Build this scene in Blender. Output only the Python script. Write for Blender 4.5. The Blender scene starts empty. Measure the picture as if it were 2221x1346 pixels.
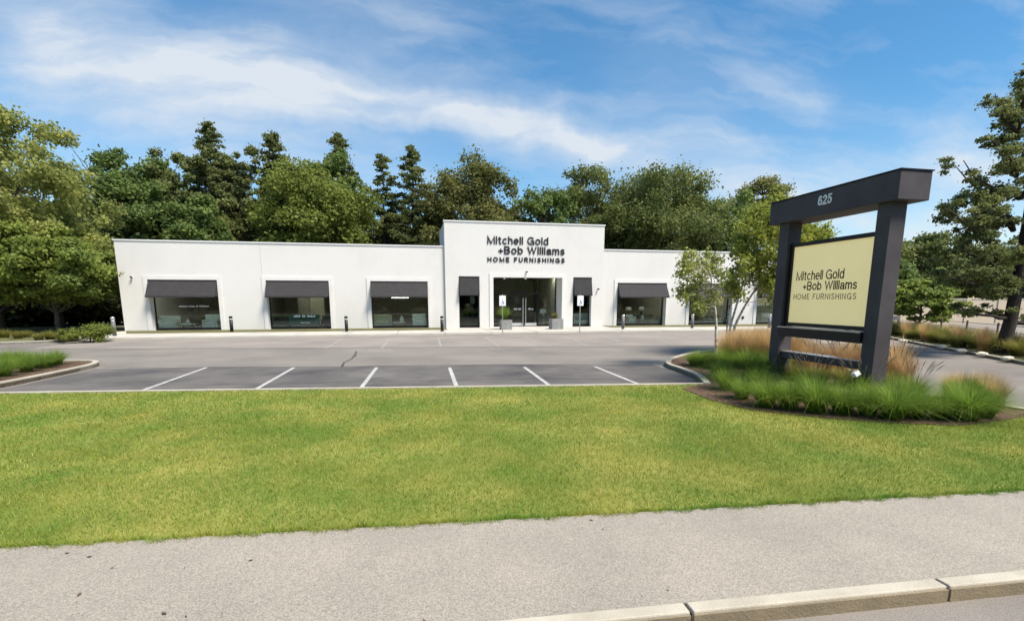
import bpy, bmesh, math, random
import numpy as np
from mathutils import Vector, Matrix
R = math.radians
C = bpy.context.scene.collection
S = bpy.context.scene

# ------------------------------------------------------------ camera, world, sun
H = 2.2; FPX = 1074.; PCX = 1110.5; PCY = 830.; PIT = R(9.51); YAW = R(11.2)
cam = bpy.data.cameras.new('camera'); co = bpy.data.objects.new('camera', cam); C.objects.link(co)
co.location = (0, 0, H); co.rotation_euler = (R(90) - PIT, 0, -YAW)
cam.sensor_fit = 'HORIZONTAL'; cam.sensor_width = 36.0
cam.lens = FPX / 2221. * 36.0
cam.shift_y = (PCY - 673.) / 2221.
cam.clip_start = 0.05; cam.clip_end = 3000
S.camera = co
S.view_settings.view_transform = 'Standard'; S.view_settings.look = 'None'
S.view_settings.exposure = 0.75; S.view_settings.gamma = 1

SUN_EL = R(57); SUN_AZ = R(138)      # azimuth clockwise from +Y: to the right and a little behind the camera
sl = bpy.data.lights.new('sun', 'SUN'); so = bpy.data.objects.new('sun', sl); C.objects.link(so)
sl.energy = 4.2; sl.angle = R(20); sl.color = (1.0, 0.92, 0.79)
sd = Vector((math.sin(SUN_AZ) * math.cos(SUN_EL), math.cos(SUN_AZ) * math.cos(SUN_EL), math.sin(SUN_EL)))
so.rotation_euler = sd.to_track_quat('Z', 'Y').to_euler()

def ray(x, y):
    u = x - PCX; v = y - PCY
    fw = FPX * math.cos(PIT) - v * math.sin(PIT); dn = v * math.cos(PIT) + FPX * math.sin(PIT)
    return (u * math.cos(YAW) + fw * math.sin(YAW), -u * math.sin(YAW) + fw * math.cos(YAW), -dn)
def G(x, y, z=0.):                      # photo point -> place on a level at height z
    r = ray(x, y); t = (z - H) / r[2]; return Vector((r[0] * t, r[1] * t, z))
def AY(x, y, Y):                        # photo point -> place on the plane at distance Y
    r = ray(x, y); t = Y / r[1]; return Vector((r[0] * t, Y, H + r[2] * t))
def AX(x, y, X):
    r = ray(x, y); t = X / r[0]; return Vector((X, r[1] * t, H + r[2] * t))

W = bpy.data.worlds.new('World'); S.world = W; W.use_nodes = True
nt = W.node_tree; N = nt.nodes; L = nt.links; N.clear()
def node(tree, typ, **kw):
    n = tree.nodes.new(typ)
    for k, v in kw.items():
        if k.startswith('i_'): n.inputs[int(k[2:]) if k[2:].isdigit() else k[2:]].default_value = v
        else: setattr(n, k, v)
    return n
def build_world():
    sky = node(nt, 'ShaderNodeTexSky', sky_type='NISHITA', sun_disc=False, sun_elevation=SUN_EL,
               sun_rotation=SUN_AZ, air_density=1.0, dust_density=0.2, ozone_density=2.0, altitude=0)
    tc = node(nt, 'ShaderNodeTexCoord'); sep = node(nt, 'ShaderNodeSeparateXYZ')
    L.new(tc.outputs['Generated'], sep.inputs[0])
    def m(op, a, b=None, c=None):
        n = node(nt, 'ShaderNodeMath', operation=op)
        for i, q in enumerate((a, b, c)):
            if q is None: continue
            if isinstance(q, (int, float)): n.inputs[i].default_value = q
            else: L.new(q, n.inputs[i])
        return n.outputs[0]
    ay = m('MAXIMUM', m('ABSOLUTE', sep.outputs[1]), 0.05)
    u = m('DIVIDE', sep.outputs[0], ay); w = m('DIVIDE', sep.outputs[2], ay)
    cmb = node(nt, 'ShaderNodeCombineXYZ'); L.new(u, cmb.inputs[0]); L.new(w, cmb.inputs[1])
    # warp
    nz = node(nt, 'ShaderNodeTexNoise', i_Scale=2.2, i_Detail=5.0, i_Roughness=0.6); L.new(cmb.outputs[0], nz.inputs['Vector'])
    vs = node(nt, 'ShaderNodeVectorMath', operation='SUBTRACT'); L.new(nz.outputs['Color'], vs.inputs[0]); vs.inputs[1].default_value = (.5, .5, .5)
    sc = node(nt, 'ShaderNodeVectorMath', operation='MULTIPLY'); L.new(vs.outputs[0], sc.inputs[0]); sc.inputs[1].default_value = (.30, .16, 0)
    ad = node(nt, 'ShaderNodeVectorMath', operation='ADD'); L.new(cmb.outputs[0], ad.inputs[0]); L.new(sc.outputs[0], ad.inputs[1])
    P = ad.outputs[0]
    def uv(x, y): r = ray(x, y); return r[0] / r[1], r[2] / r[1]
    bands = [((0, 80), (330, 135), 50, .5), ((250, 150), (720, 185), 44, .62), ((560, 170), (1060, 235), 38, .74),
             ((950, 225), (1420, 335), 34, .85), ((1330, 310), (1620, 350), 60, .40), ((0, 20), (200, 60), 110, .42),
             ((0, 240), (600, 260), 110, .40), ((500, 90), (1000, 20), 80, .30), ((1560, 150), (1880, 260), 60, .20),
             ((1900, 430), (2221, 330), 90, .62), ((1300, 130), (1560, 210), 60, .18), ((500, 300), (1100, 380), 70, .25), ((1500, 400), (2300, 560), 90, .6)]
    tot = None
    for (a, b, wd, st) in bands:
        (u0, w0), (u1, w1) = uv(*a), uv(*b)
        cx, cy = (u0 + u1) / 2, (w0 + w1) / 2
        ln = math.hypot(u1 - u0, w1 - w0) / 2; an = math.atan2(w1 - w0, u1 - u0)
        mp = node(nt, 'ShaderNodeMapping', vector_type='TEXTURE')
        mp.inputs['Location'].default_value = (cx, cy, 0); mp.inputs['Rotation'].default_value = (0, 0, an)
        mp.inputs['Scale'].default_value = (ln * 1.0, wd / 1000., 1)
        L.new(P, mp.inputs['Vector'])
        dt = node(nt, 'ShaderNodeVectorMath', operation='DOT_PRODUCT'); L.new(mp.outputs[0], dt.inputs[0]); L.new(mp.outputs[0], dt.inputs[1])
        g = m('MULTIPLY', m('EXPONENT', m('MULTIPLY', dt.outputs['Value'], -0.9)), st)
        tot = g if tot is None else m('ADD', tot, g)
    # wispy streaks
    mp = node(nt, 'ShaderNodeMapping'); mp.inputs['Rotation'].default_value = (0, 0, R(14)); mp.inputs['Scale'].default_value = (1.3, 5.5, 1)
    L.new(P, mp.inputs['Vector'])
    n2 = node(nt, 'ShaderNodeTexNoise', i_Scale=2.2, i_Detail=7.0, i_Roughness=0.54); L.new(mp.outputs[0], n2.inputs['Vector'])
    s2 = m('MULTIPLY_ADD', n2.outputs[0], 2.6, -0.5)
    s2 = m('MINIMUM', m('MAXIMUM', s2, 0.0), 1.2)
    mask = m('ADD', m('MULTIPLY', tot, s2), m('MULTIPLY_ADD', m('MAXIMUM', m('SUBTRACT', n2.outputs[0], 0.47), 0.0), 0.9, 0.06))
    mask = m('MINIMUM', mask, 0.9)
    # only above the horizon
    up = m('MINIMUM', m('MAXIMUM', m('MULTIPLY', sep.outputs[2], 12.0), 0.0), 1.0)
    mask = m('MULTIPLY', mask, up)
    gm = node(nt, 'ShaderNodeHueSaturation', i_Saturation=1.38, i_Value=1.0, i_Hue=.492); L.new(sky.outputs[0], gm.inputs['Color'])
    mx = node(nt, 'ShaderNodeMix', data_type='RGBA'); L.new(mask, mx.inputs[0]); L.new(gm.outputs[0], mx.inputs[6])
    mx.inputs[7].default_value = (4.7, 5.0, 5.35, 1)
    bg = node(nt, 'ShaderNodeBackground', i_Strength=0.1); L.new(mx.outputs[2], bg.inputs[0])
    out = node(nt, 'ShaderNodeOutputWorld'); L.new(bg.outputs[0], out.inputs[0])
build_world()

# ------------------------------------------------------------ materials
MAT = {}
def principled(name, col, rough=.7, var=.0, scale=4., bump=.0, bscale=60., metal=0., col2=None, spec=.3, detail=4., speck=None, ramp=(.35, .65)):
    """base colour varied by object-space noise, optional fine speckle and bump"""
    m = bpy.data.materials.new(name); m.use_nodes = True; t = m.node_tree; b = t.nodes['Principled BSDF']
    b.inputs['Roughness'].default_value = rough; b.inputs['Metallic'].default_value = metal
    b.inputs['Specular IOR Level'].default_value = spec
    tc = node(t, 'ShaderNodeTexCoord')
    c = (*col, 1)
    out = None
    if var or col2:
        c2 = (*col2, 1) if col2 else tuple(min(1, q * (1 + var)) for q in col) + (1,)
        c1 = c if col2 else tuple(q * (1 - var) for q in col) + (1,)
        n = node(t, 'ShaderNodeTexNoise', i_Scale=scale, i_Detail=detail, i_Roughness=.6); t.links.new(tc.outputs['Object'], n.inputs['Vector'])
        r = node(t, 'ShaderNodeValToRGB'); r.color_ramp.elements[0].position = ramp[0]; r.color_ramp.elements[1].position = ramp[1]
        r.color_ramp.elements[0].color = c1; r.color_ramp.elements[1].color = c2
        t.links.new(n.outputs[0], r.inputs[0]); out = r.outputs[0]
    if speck:
        ss, dark, light = speck
        n = node(t, 'ShaderNodeTexNoise', i_Scale=ss, i_Detail=2., i_Roughness=.7); t.links.new(tc.outputs['Object'], n.inputs['Vector'])
        r = node(t, 'ShaderNodeValToRGB'); r.color_ramp.elements[0].position = .36; r.color_ramp.elements[1].position = .64
        r.color_ramp.elements[0].color = (dark,) * 3 + (1,); r.color_ramp.elements[1].color = (light,) * 3 + (1,)
        t.links.new(n.outputs[0], r.inputs[0])
        mx = node(t, 'ShaderNodeMix', data_type='RGBA', blend_type='MULTIPLY'); mx.inputs[0].default_value = 1
        if out is not None: t.links.new(out, mx.inputs[6])
        else: mx.inputs[6].default_value = c
        t.links.new(r.outputs[0], mx.inputs[7]); out = mx.outputs[2]
    if out is not None: t.links.new(out, b.inputs['Base Color'])
    else: b.inputs['Base Color'].default_value = c
    if bump:
        n = node(t, 'ShaderNodeTexNoise', i_Scale=bscale, i_Detail=3.); t.links.new(tc.outputs['Object'], n.inputs['Vector'])
        bp = node(t, 'ShaderNodeBump', i_Strength=bump, i_Distance=.02); t.links.new(n.outputs[0], bp.inputs['Height']); t.links.new(bp.outputs[0], b.inputs['Normal'])
    MAT[name] = m; return m
def leafmat(name, c1, c2, c3, trans=.35, nscale=.5):
    """foliage: colour by a per-leaf random value and by clump noise, part translucent"""
    m = bpy.data.materials.new(name); m.use_nodes = True; t = m.node_tree; t.nodes.clear()
    at = node(t, 'ShaderNodeAttribute', attribute_name='rnd')
    r = node(t, 'ShaderNodeValToRGB'); e = r.color_ramp.elements; e[0].color = (*c1, 1); e[1].color = (*c2, 1); e.new(.75).color = (*c2, 1); e[-1].color = (*c3, 1)
    t.links.new(at.outputs['Fac'], r.inputs[0])
    tc = node(t, 'ShaderNodeTexCoord'); n = node(t, 'ShaderNodeTexNoise', i_Scale=nscale, i_Detail=3.); t.links.new(tc.outputs['Object'], n.inputs['Vector'])
    rr = node(t, 'ShaderNodeValToRGB'); rr.color_ramp.elements[0].position = .35; rr.color_ramp.elements[1].position = .65
    rr.color_ramp.elements[0].color = (.72, .75, .70, 1); rr.color_ramp.elements[1].color = (1.25, 1.18, 1.0, 1)
    t.links.new(n.outputs[0], rr.inputs[0])
    mx = node(t, 'ShaderNodeMix', data_type='RGBA', blend_type='MULTIPLY'); mx.inputs[0].default_value = 1
    t.links.new(r.outputs[0], mx.inputs[6]); t.links.new(rr.outputs[0], mx.inputs[7])
    d = node(t, 'ShaderNodeBsdfPrincipled', i_Roughness=.55); d.inputs['Specular IOR Level'].default_value = .25
    tr = node(t, 'ShaderNodeBsdfTranslucent'); t.links.new(mx.outputs[2], d.inputs['Base Color']); t.links.new(mx.outputs[2], tr.inputs[0])
    ms = node(t, 'ShaderNodeMixShader'); ms.inputs[0].default_value = trans
    t.links.new(d.outputs[0], ms.inputs[1]); t.links.new(tr.outputs[0], ms.inputs[2])
    o = node(t, 'ShaderNodeOutputMaterial'); t.links.new(ms.outputs[0], o.inputs[0])
    MAT[name] = m; return m

principled('stucco', (.685, .667, .642), .85, col2=(.635, .617, .59), scale=.35, bump=.15, bscale=50, ramp=(.42, .75))
def streaks(m):
    t = m.node_tree; b = t.nodes['Principled BSDF']; src = b.inputs['Base Color'].links[0].from_socket
    tc = node(t, 'ShaderNodeTexCoord'); mp = node(t, 'ShaderNodeMapping'); mp.inputs['Scale'].default_value = (1.6, 1.6, .14); t.links.new(tc.outputs['Object'], mp.inputs['Vector'])
    n = node(t, 'ShaderNodeTexNoise', i_Scale=1.3, i_Detail=7., i_Roughness=.65); t.links.new(mp.outputs[0], n.inputs['Vector'])
    rr = node(t, 'ShaderNodeValToRGB'); rr.color_ramp.elements[0].position = .28; rr.color_ramp.elements[1].position = .52; rr.color_ramp.elements[0].color = (.98, .975, .965, 1); rr.color_ramp.elements[1].color = (1, 1, 1, 1)
    t.links.new(n.outputs[0], rr.inputs[0]); mx = node(t, 'ShaderNodeMix', data_type='RGBA', blend_type='MULTIPLY'); mx.inputs[0].default_value = 1
    t.links.new(src, mx.inputs[6]); t.links.new(rr.outputs[0], mx.inputs[7]); t.links.new(mx.outputs[2], b.inputs['Base Color'])
streaks(MAT['stucco'])
principled('stucco_trim', (.70, .685, .665), .75, var=.02, scale=1.5, bump=.06)
principled('roofing', (.10, .10, .10), .9, var=.2)
principled('cap_metal', (.70, .70, .69), .5, var=.03, spec=.4)
principled('awning_fabric', (.036, .034, .036), .8, var=.10, scale=3, bump=.1, bscale=160)
principled('black_frame', (.012, .012, .013), .4)
principled('interior_wall', (.34, .33, .27), .9, var=.15)
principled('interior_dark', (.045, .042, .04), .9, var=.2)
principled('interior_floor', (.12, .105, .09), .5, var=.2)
principled('white_fabric', (.75, .76, .72), .9, var=.05, bump=.1)
principled('cream_fabric', (.52, .51, .38), .9, var=.06, bump=.1)
principled('teal_wood', (.05, .14, .12), .5, var=.1)
principled('dark_fabric', (.03, .035, .04), .9, var=.1)
principled('chrome', (.62, .60, .57), .28, metal=1., spec=.5)
principled('stainless', (.60, .58, .55), .38, metal=.9)
principled('letter_dark', (.022, .020, .020), .45)
principled('letter_white', (.80, .80, .79), .6)
principled('bollard_black', (.02, .02, .021), .45, var=.2)
principled('bollard_grey', (.12, .125, .13), .5, var=.1)
principled('planter_grey', (.25, .25, .245), .7, var=.18, scale=6, bump=.2)
principled('sign_white', (.82, .83, .84), .5)
principled('sign_blue', (.02, .10, .38), .5)
principled('sign_charcoal', (.060, .053, .058), .62, var=.16, scale=1.6, bump=.10, bscale=30, spec=.35)
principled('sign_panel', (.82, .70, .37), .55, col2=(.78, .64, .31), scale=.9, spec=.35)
_b = MAT['sign_panel'].node_tree.nodes['Principled BSDF']; _b.inputs['Emission Color'].default_value = (.86, .72, .36, 1); _b.inputs['Emission Strength'].default_value = .26   # mild emission added to brighten the panel face
principled('asphalt', (.165, .148, .135), .9, col2=(.255, .228, .20), scale=.30, detail=8., bump=.35, bscale=120, speck=(95., .80, 1.2), ramp=(.3, .7))
principled('asphalt_dark', (.062, .058, .06), .88, col2=(.17, .155, .142), scale=.45, detail=8., bump=.3, bscale=120, speck=(95., .78, 1.22), ramp=(.3, .7))
principled('asphalt_light', (.29, .255, .225), .9, col2=(.22, .195, .175), scale=.3, bump=.3, bscale=120, speck=(80., .85, 1.15))
principled('paint', (.55, .54, .52), .8, col2=(.34, .33, .32), scale=7, ramp=(.3, .62))
principled('paint_worn', (.36, .345, .32), .85, col2=(.25, .235, .215), scale=4, ramp=(.35, .6))
principled('crack', (.05, .047, .045), .95)
principled('concrete', (.52, .49, .43), .85, col2=(.44, .415, .37), scale=.8, bump=.15)
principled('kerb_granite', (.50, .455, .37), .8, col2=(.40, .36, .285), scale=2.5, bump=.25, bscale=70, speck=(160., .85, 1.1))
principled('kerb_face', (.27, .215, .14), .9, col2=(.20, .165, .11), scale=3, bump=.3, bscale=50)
principled('joint', (.05, .045, .035), .95)
principled('sidewalk', (.335, .298, .25), .92, col2=(.285, .255, .215), scale=1.1, bump=.12, bscale=150, speck=(95., .66, 1.26), detail=8.)
principled('mulch', (.155, .098, .062), .95, col2=(.075, .048, .032), scale=14, bump=.8, bscale=30, ramp=(.4, .6))
principled('soil', (.10, .09, .045), .95, col2=(.14, .14, .05), scale=1.5, bump=.4, bscale=20)
principled('lawn_base', (.125, .165, .025), .95, col2=(.27, .26, .06), scale=.55, bump=.6, bscale=45, ramp=(.42, .62), detail=8.)
principled('bark', (.085, .068, .052), .9, var=.3, scale=6, bump=.6, bscale=18)
principled('bark_dark', (.04, .032, .028), .9, var=.3, scale=6, bump=.6, bscale=18)
principled('birch_bark', (.60, .56, .49), .8, col2=(.12, .095, .075), scale=9, bump=.3, ramp=(.52, .60))
principled('neighbour_wall', (.52, .44, .34), .9, var=.05, scale=.6)
principled('wood_post', (.16, .12, .08), .9, var=.2)
principled('stone_white', (.62, .58, .48), .8, var=.12, scale=8, bump=.3)
principled('wire', (.10, .09, .08), .6)
leafmat('leaf_oak', (0.116, 0.151, 0.056), (0.189, 0.227, 0.074), (0.281, 0.296, 0.099), .5)
leafmat('leaf_olive', (0.143, 0.159, 0.062), (0.217, 0.225, 0.078), (0.296, 0.279, 0.101), .5)
leafmat('leaf_green', (0.116, 0.178, 0.060), (0.182, 0.255, 0.079), (0.264, 0.329, 0.107), .5)
leafmat('leaf_yellowgreen', (.155, .20, .05), (.235, .285, .065), (.33, .34, .09), .5)
leafmat('leaf_maple', (.18, .25, .07), (.29, .36, .09), (.42, .45, .14), .55)
leafmat('leaf_bright', (.20, .25, .05), (.32, .36, .075), (.46, .45, .13), .5)
leafmat('leaf_birch', (.22, .26, .08), (.36, .40, .13), (.5, .5, .22), .5)
leafmat('needle', (0.126, 0.160, 0.071), (0.194, 0.227, 0.088), (0.270, 0.288, 0.110), .5)
leafmat('needle_dark', (0.105, 0.134, 0.063), (0.158, 0.189, 0.077), (0.238, 0.246, 0.105), .5)
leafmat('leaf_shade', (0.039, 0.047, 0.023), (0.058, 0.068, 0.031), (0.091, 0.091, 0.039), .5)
leafmat('leaf_left', (.24, .28, .09), (.36, .39, .13), (.48, .47, .18), .55)
leafmat('twig', (.16, .13, .10), (.18, .14, .11), (.2, .16, .12), 0.)
leafmat('grass_green', (0.111, 0.208, 0.033), (0.208, 0.332, 0.052), (0.442, 0.494, 0.130), .5, 1.5)
leafmat('grass_dull', (.16, .18, .04), (.27, .26, .07), (.42, .36, .13), .4, 1.5)
leafmat('grass_tan', (.52, .32, .15), (.68, .47, .25), (.80, .64, .42), .4, 1.5)
leafmat('grass_plume', (.42, .32, .24), (.52, .42, .33), (.6, .5, .4), .35, 1.5)
def lawnblade():
    m = leafmat('lawn_blade', (.140, .205, .024), (.265, .325, .042), (.48, .46, .13), .30, .7)
    t = m.node_tree
    for n in t.nodes:
        if n.type == 'TEX_NOISE': n.inputs['Detail'].default_value = 8; n.inputs['Roughness'].default_value = .62; n.inputs['Scale'].default_value = .85
        if n.type == 'VALTORGB' and len(n.color_ramp.elements) == 2:
            n.color_ramp.elements[0].color = (.72, .98, .8, 1); n.color_ramp.elements[1].color = (1.48, 1.16, 1.4, 1)
            n.color_ramp.elements[0].position = .40; n.color_ramp.elements[1].position = .64
lawnblade()
def glass():
    m = bpy.data.materials.new('window_glass'); m.use_nodes = True; t = m.node_tree; t.nodes.clear()
    tr = node(t, 'ShaderNodeBsdfTransparent'); tr.inputs[0].default_value = (.90, .95, .92, 1)
    gl = node(t, 'ShaderNodeBsdfGlossy', i_Roughness=.015); gl.inputs[0].default_value = (.9, 1, .96, 1)
    fr = node(t, 'ShaderNodeFresnel', i_IOR=1.5); ms = node(t, 'ShaderNodeMixShader')
    t.links.new(fr.outputs[0], ms.inputs[0]); t.links.new(tr.outputs[0], ms.inputs[1]); t.links.new(gl.outputs[0], ms.inputs[2])
    o = node(t, 'ShaderNodeOutputMaterial'); t.links.new(ms.outputs[0], o.inputs[0]); MAT['glass'] = m
glass()
def emis(name, c, s):
    m = bpy.data.materials.new(name); m.use_nodes = True; b = m.node_tree.nodes['Principled BSDF']
    b.inputs['Base Color'].default_value = (*c, 1); b.inputs['Emission Color'].default_value = (*c, 1); b.inputs['Emission Strength'].default_value = s; MAT[name] = m
emis('lamp_glow', (1, .93, .8), 9.)

# ------------------------------------------------------------ helpers
def link(name, me, mat, parent=None, loc=None):
    o = bpy.data.objects.new(name, me); C.objects.link(o)
    if mat: me.materials.append(MAT[mat] if isinstance(mat, str) else mat)
    if parent: o.parent = parent
    if loc is not None: o.location = loc
    return o
def tag(o, label=None, cat=None, group=None, kind=None):
    if label: o['label'] = label
    if cat: o['category'] = cat
    if group: o['group'] = group
    if kind: o['kind'] = kind
    return o
def thing(name, label, cat, loc=(0, 0, 0), rz=0, group=None):
    o = bpy.data.objects.new(name, None); C.objects.link(o); o.location = loc; o.rotation_euler = (0, 0, rz); o.empty_display_size = .3
    return tag(o, label, cat, group)
class MB:
    """collects shapes into one bmesh"""
    def __init__(s): s.bm = bmesh.new()
    def quad(s, *ps): s.bm.faces.new([s.bm.verts.new(p) for p in ps]); return s
    def box(s, x0, x1, y0, y1, z0, z1, bev=0):
        v = [s.bm.verts.new(p) for p in [(x0, y0, z0), (x1, y0, z0), (x1, y1, z0), (x0, y1, z0), (x0, y0, z1), (x1, y0, z1), (x1, y1, z1), (x0, y1, z1)]]
        fs = [s.bm.faces.new([v[i] for i in f]) for f in [(0, 3, 2, 1), (4, 5, 6, 7), (0, 1, 5, 4), (1, 2, 6, 5), (2, 3, 7, 6), (3, 0, 4, 7)]]
        if bev:
            es = list({e for f in fs for e in f.edges}); bmesh.ops.bevel(s.bm, geom=es, offset=bev, segments=2, affect='EDGES', profile=.5)
        return s
    def prism(s, pts, z0, z1):
        a = [s.bm.verts.new((p[0], p[1], z0)) for p in pts]; b = [s.bm.verts.new((p[0], p[1], z1)) for p in pts]; n = len(pts)
        s.bm.faces.new(a[::-1]); s.bm.faces.new(b)
        for i in range(n): s.bm.faces.new([a[i], a[(i + 1) % n], b[(i + 1) % n], b[i]])
        return s
    def tube(s, pts, rad, seg=8, cap=True):
        pts = [Vector(p) for p in pts]; rings = []
        if isinstance(rad, (int, float)): rad = [rad] * len(pts)
        for i, p in enumerate(pts):
            d = (pts[min(i + 1, len(pts) - 1)] - pts[max(i - 1, 0)]).normalized()
            a = d.orthogonal().normalized() if abs(d.z) < .9 else Vector((1, 0, 0)) - d * d.x; a.normalize(); b = d.cross(a)
            rings.append([s.bm.verts.new(p + (a * math.cos(2 * math.pi * k / seg) + b * math.sin(2 * math.pi * k / seg)) * rad[i]) for k in range(seg)])
        for q, r in zip(rings, rings[1:]):
            for k in range(seg): s.bm.faces.new([q[k], q[(k + 1) % seg], r[(k + 1) % seg], r[k]])
        if cap: s.bm.faces.new(rings[0][::-1]); s.bm.faces.new(rings[-1])
        return s
    def lathe(s, prof, x=0, y=0, seg=20):
        return s.tube([(x, y, z) for r, z in prof], [max(r, .0005) for r, z in prof], seg) if all(prof[i][1] != prof[i + 1][1] for i in range(len(prof) - 1)) else s._l(prof, x, y, seg)
    def _l(s, prof, x, y, seg):
        rings = [[s.bm.verts.new((x + max(r, .0005) * math.cos(2 * math.pi * k / seg), y + max(r, .0005) * math.sin(2 * math.pi * k / seg), z)) for k in range(seg)] for r, z in prof]
        for q, r in zip(rings, rings[1:]):
            for k in range(seg): s.bm.faces.new([q[k], q[(k + 1) % seg], r[(k + 1) % seg], r[k]])
        s.bm.faces.new(rings[0][::-1]); s.bm.faces.new(rings[-1]); return s
    def build(s, name, mat, parent=None, loc=None, smooth=False):
        bmesh.ops.recalc_face_normals(s.bm, faces=s.bm.faces[:])
        me = bpy.data.meshes.new(name); s.bm.to_mesh(me); s.bm.free()
        if smooth: me.polygons.foreach_set('use_smooth', [True] * len(me.polygons))
        return link(name, me, mat, parent, loc)
def npmesh(name, V, F, rnd=None):
    """V (n,3) vertices, F (m,k) faces of one size, rnd (n,) per-vertex value"""
    me = bpy.data.meshes.new(name); V = np.asarray(V, np.float32); F = np.asarray(F, np.int32); k = F.shape[1]
    me.vertices.add(len(V)); me.vertices.foreach_set('co', V.ravel())
    me.loops.add(F.size); me.loops.foreach_set('vertex_index', F.ravel())
    me.polygons.add(len(F)); me.polygons.foreach_set('loop_start', np.arange(0, F.size, k, dtype=np.int32)); me.polygons.foreach_set('loop_total', np.full(len(F), k, np.int32))
    me.update(calc_edges=True)
    if rnd is not None:
        a = me.attributes.new('rnd', 'FLOAT', 'POINT'); a.data.foreach_set('value', np.asarray(rnd, np.float32))
    return me
def copy_tree(o, parent=None):
    c = o.copy(); C.objects.link(c); c.parent = parent
    for ch in o.children: copy_tree(ch, c)
    return c
def sheet(name, pts, z, mat, label=None):
    me = bpy.data.meshes.new(name); me.from_pydata([(p[0], p[1], z) for p in pts], [], [tuple(range(len(pts)))]); me.update()
    if me.polygons[0].normal.z < 0: me.flip_normals()
    return tag(link(name, me, mat), label=label, kind='structure')
def text_mesh(body, size, depth, bold=0., space=1., align='LEFT', xs=1.):
    cu = bpy.data.curves.new('t', 'FONT'); cu.body = body; cu.size = size; cu.extrude = depth / 2; cu.offset = bold; cu.space_character = space; cu.align_x = align; cu.resolution_u = 3
    o = bpy.data.objects.new('t', cu); C.objects.link(o)
    dg = bpy.context.evaluated_depsgraph_get(); me = bpy.data.meshes.new_from_object(o.evaluated_get(dg)); bpy.data.objects.remove(o); bpy.data.curves.remove(cu)
    me.transform(Matrix.Diagonal((xs, 1, 1, 1))); return me
def fit_text(name, body, mat, parent, p0, p1, p2, depth, bold=0., space=1.):
    """lettering whose first glyph starts at p0, last ends at p1 (baseline), cap height reaching p2"""
    me = text_mesh(body, 1., .0001, bold, space); me.materials.clear()
    V = np.array([v.co[:] for v in me.vertices]); x0, x1 = V[:, 0].min(), V[:, 0].max(); y0 = 0; y1 = V[:, 1].max()
    ex = (p1 - p0); ey = (p2 - p0); ez = ex.cross(ey).normalized()
    zs = V[:, 2].max() - V[:, 2].min() or 1
    out = [p0 + ex * ((v[0] - x0) / (x1 - x0)) + ey * (v[1] / y1) + ez * ((v[2] - V[:, 2].min()) / zs * depth) for v in V]
    me.vertices.foreach_set('co', np.array([o[:] for o in out], np.float32).ravel()); me.update()
    return link(name, me, mat, parent)

# ------------------------------------------------------------ ground
HW = .10   # height of the lawn and pavements above the car park
sheet('ground', [(-260, -120), (260, -120), (260, 400), (-260, 400)], -.16, 'soil')
road_pts = [(-60, -14), (60, -14), (60, 40), (-60, 60)]
k0 = G(1100, 1343, HW); k1 = G(2221, 1235, HW)
kd = (k1 - k0) / (k1.x - k0.x); KB = lambda x: k0 + kd * (x - k0.x)               # back edge of the street kerb
w0 = G(0, 1187, HW); w1 = G(2221, 1063, HW)
wd_ = (w1 - w0) / (w1.x - w0.x); WE = lambda x: w0 + wd_ * (x - w0.x)             # lawn edge of the pavement
KW = .118
sheet('road', [(-60, -12), (60, -12), (60, KB(60).y - KW), (-60, KB(-60).y - KW)], -.012, 'asphalt')
# sidewalk with real thickness
mb = MB(); mb.prism([KB(-50), KB(60), WE(60), WE(-50)], -.15, HW); tag(mb.build('sidewalk', 'sidewalk'), kind='structure')
# street kerb, long granite stones with open joints
mb = MB(); mj = MB(); mf = MB()
xj0 = G(1480, 1303, HW).x; xj1 = G(2028, 1256, HW).x; stp = xj1 - xj0
x = xj0 - stp * 9
nrm = Vector((kd.y, -1, 0)).normalized()
while x < 16:
    a = KB(x + .012); b = KB(x + stp - .012); a2 = a + nrm * KW; b2 = b + nrm * KW
    for q in (a, b, a2, b2): q.z = 0
    mb.prism([a + nrm * .006, a2, b2, b + nrm * .006], -.02, HW + .012)
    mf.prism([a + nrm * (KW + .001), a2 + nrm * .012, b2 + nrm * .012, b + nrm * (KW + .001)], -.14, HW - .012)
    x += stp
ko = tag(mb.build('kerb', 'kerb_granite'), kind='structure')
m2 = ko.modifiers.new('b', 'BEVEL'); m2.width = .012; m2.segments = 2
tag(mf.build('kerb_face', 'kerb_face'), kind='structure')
a, b = KB(-30), KB(40)
tag(MB().prism([a + nrm * .02, a + nrm * (KW - .02), b + nrm * (KW - .02), b + nrm * .02], -.15, HW - .02).build('kerb_bedding', 'joint'), kind='structure')

# lawn / car park kerb line
c0 = G(0, 853, .1); c1 = G(1520, 833, .1); cd = (c1 - c0) / (c1.x - c0.x); CB = lambda x: c0 + cd * (x - c0.x)
XR = c1.x
BED = [G(*p, HW) for p in [(1480, 842), (1540, 866), (1630, 888), (1700, 896), (1800, 907), (1950, 917), (2080, 922), (2190, 908)]]
lawn_poly = [CB(-40), CB(XR)] + BED + [Vector((12.2, 7.1, HW)), Vector((13.5, 5.5, HW)), WE(14.5), WE(-40)]
lawn_poly = [(p.x, p.y) for p in lawn_poly]
sheet('car_park', [(-50, WE(-50).y + .05), (60, WE(60).y + .05), (75, 80), (-70, 80)], -.0, 'asphalt')
mb = MB(); mb.prism(lawn_poly, -.12, HW - .012); tag(mb.build('lawn_soil', 'lawn_base'), kind='structure')
# kerb between lawn and car park
kp = MB(); kp.prism([CB(-40), CB(XR + .25), CB(XR + .25) + Vector((0, .14, 0)), CB(-40) + Vector((0, .14, 0))], -.05, HW + .02)
tag(kp.build('lawn_kerb', 'kerb_granite'), kind='structure')

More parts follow.
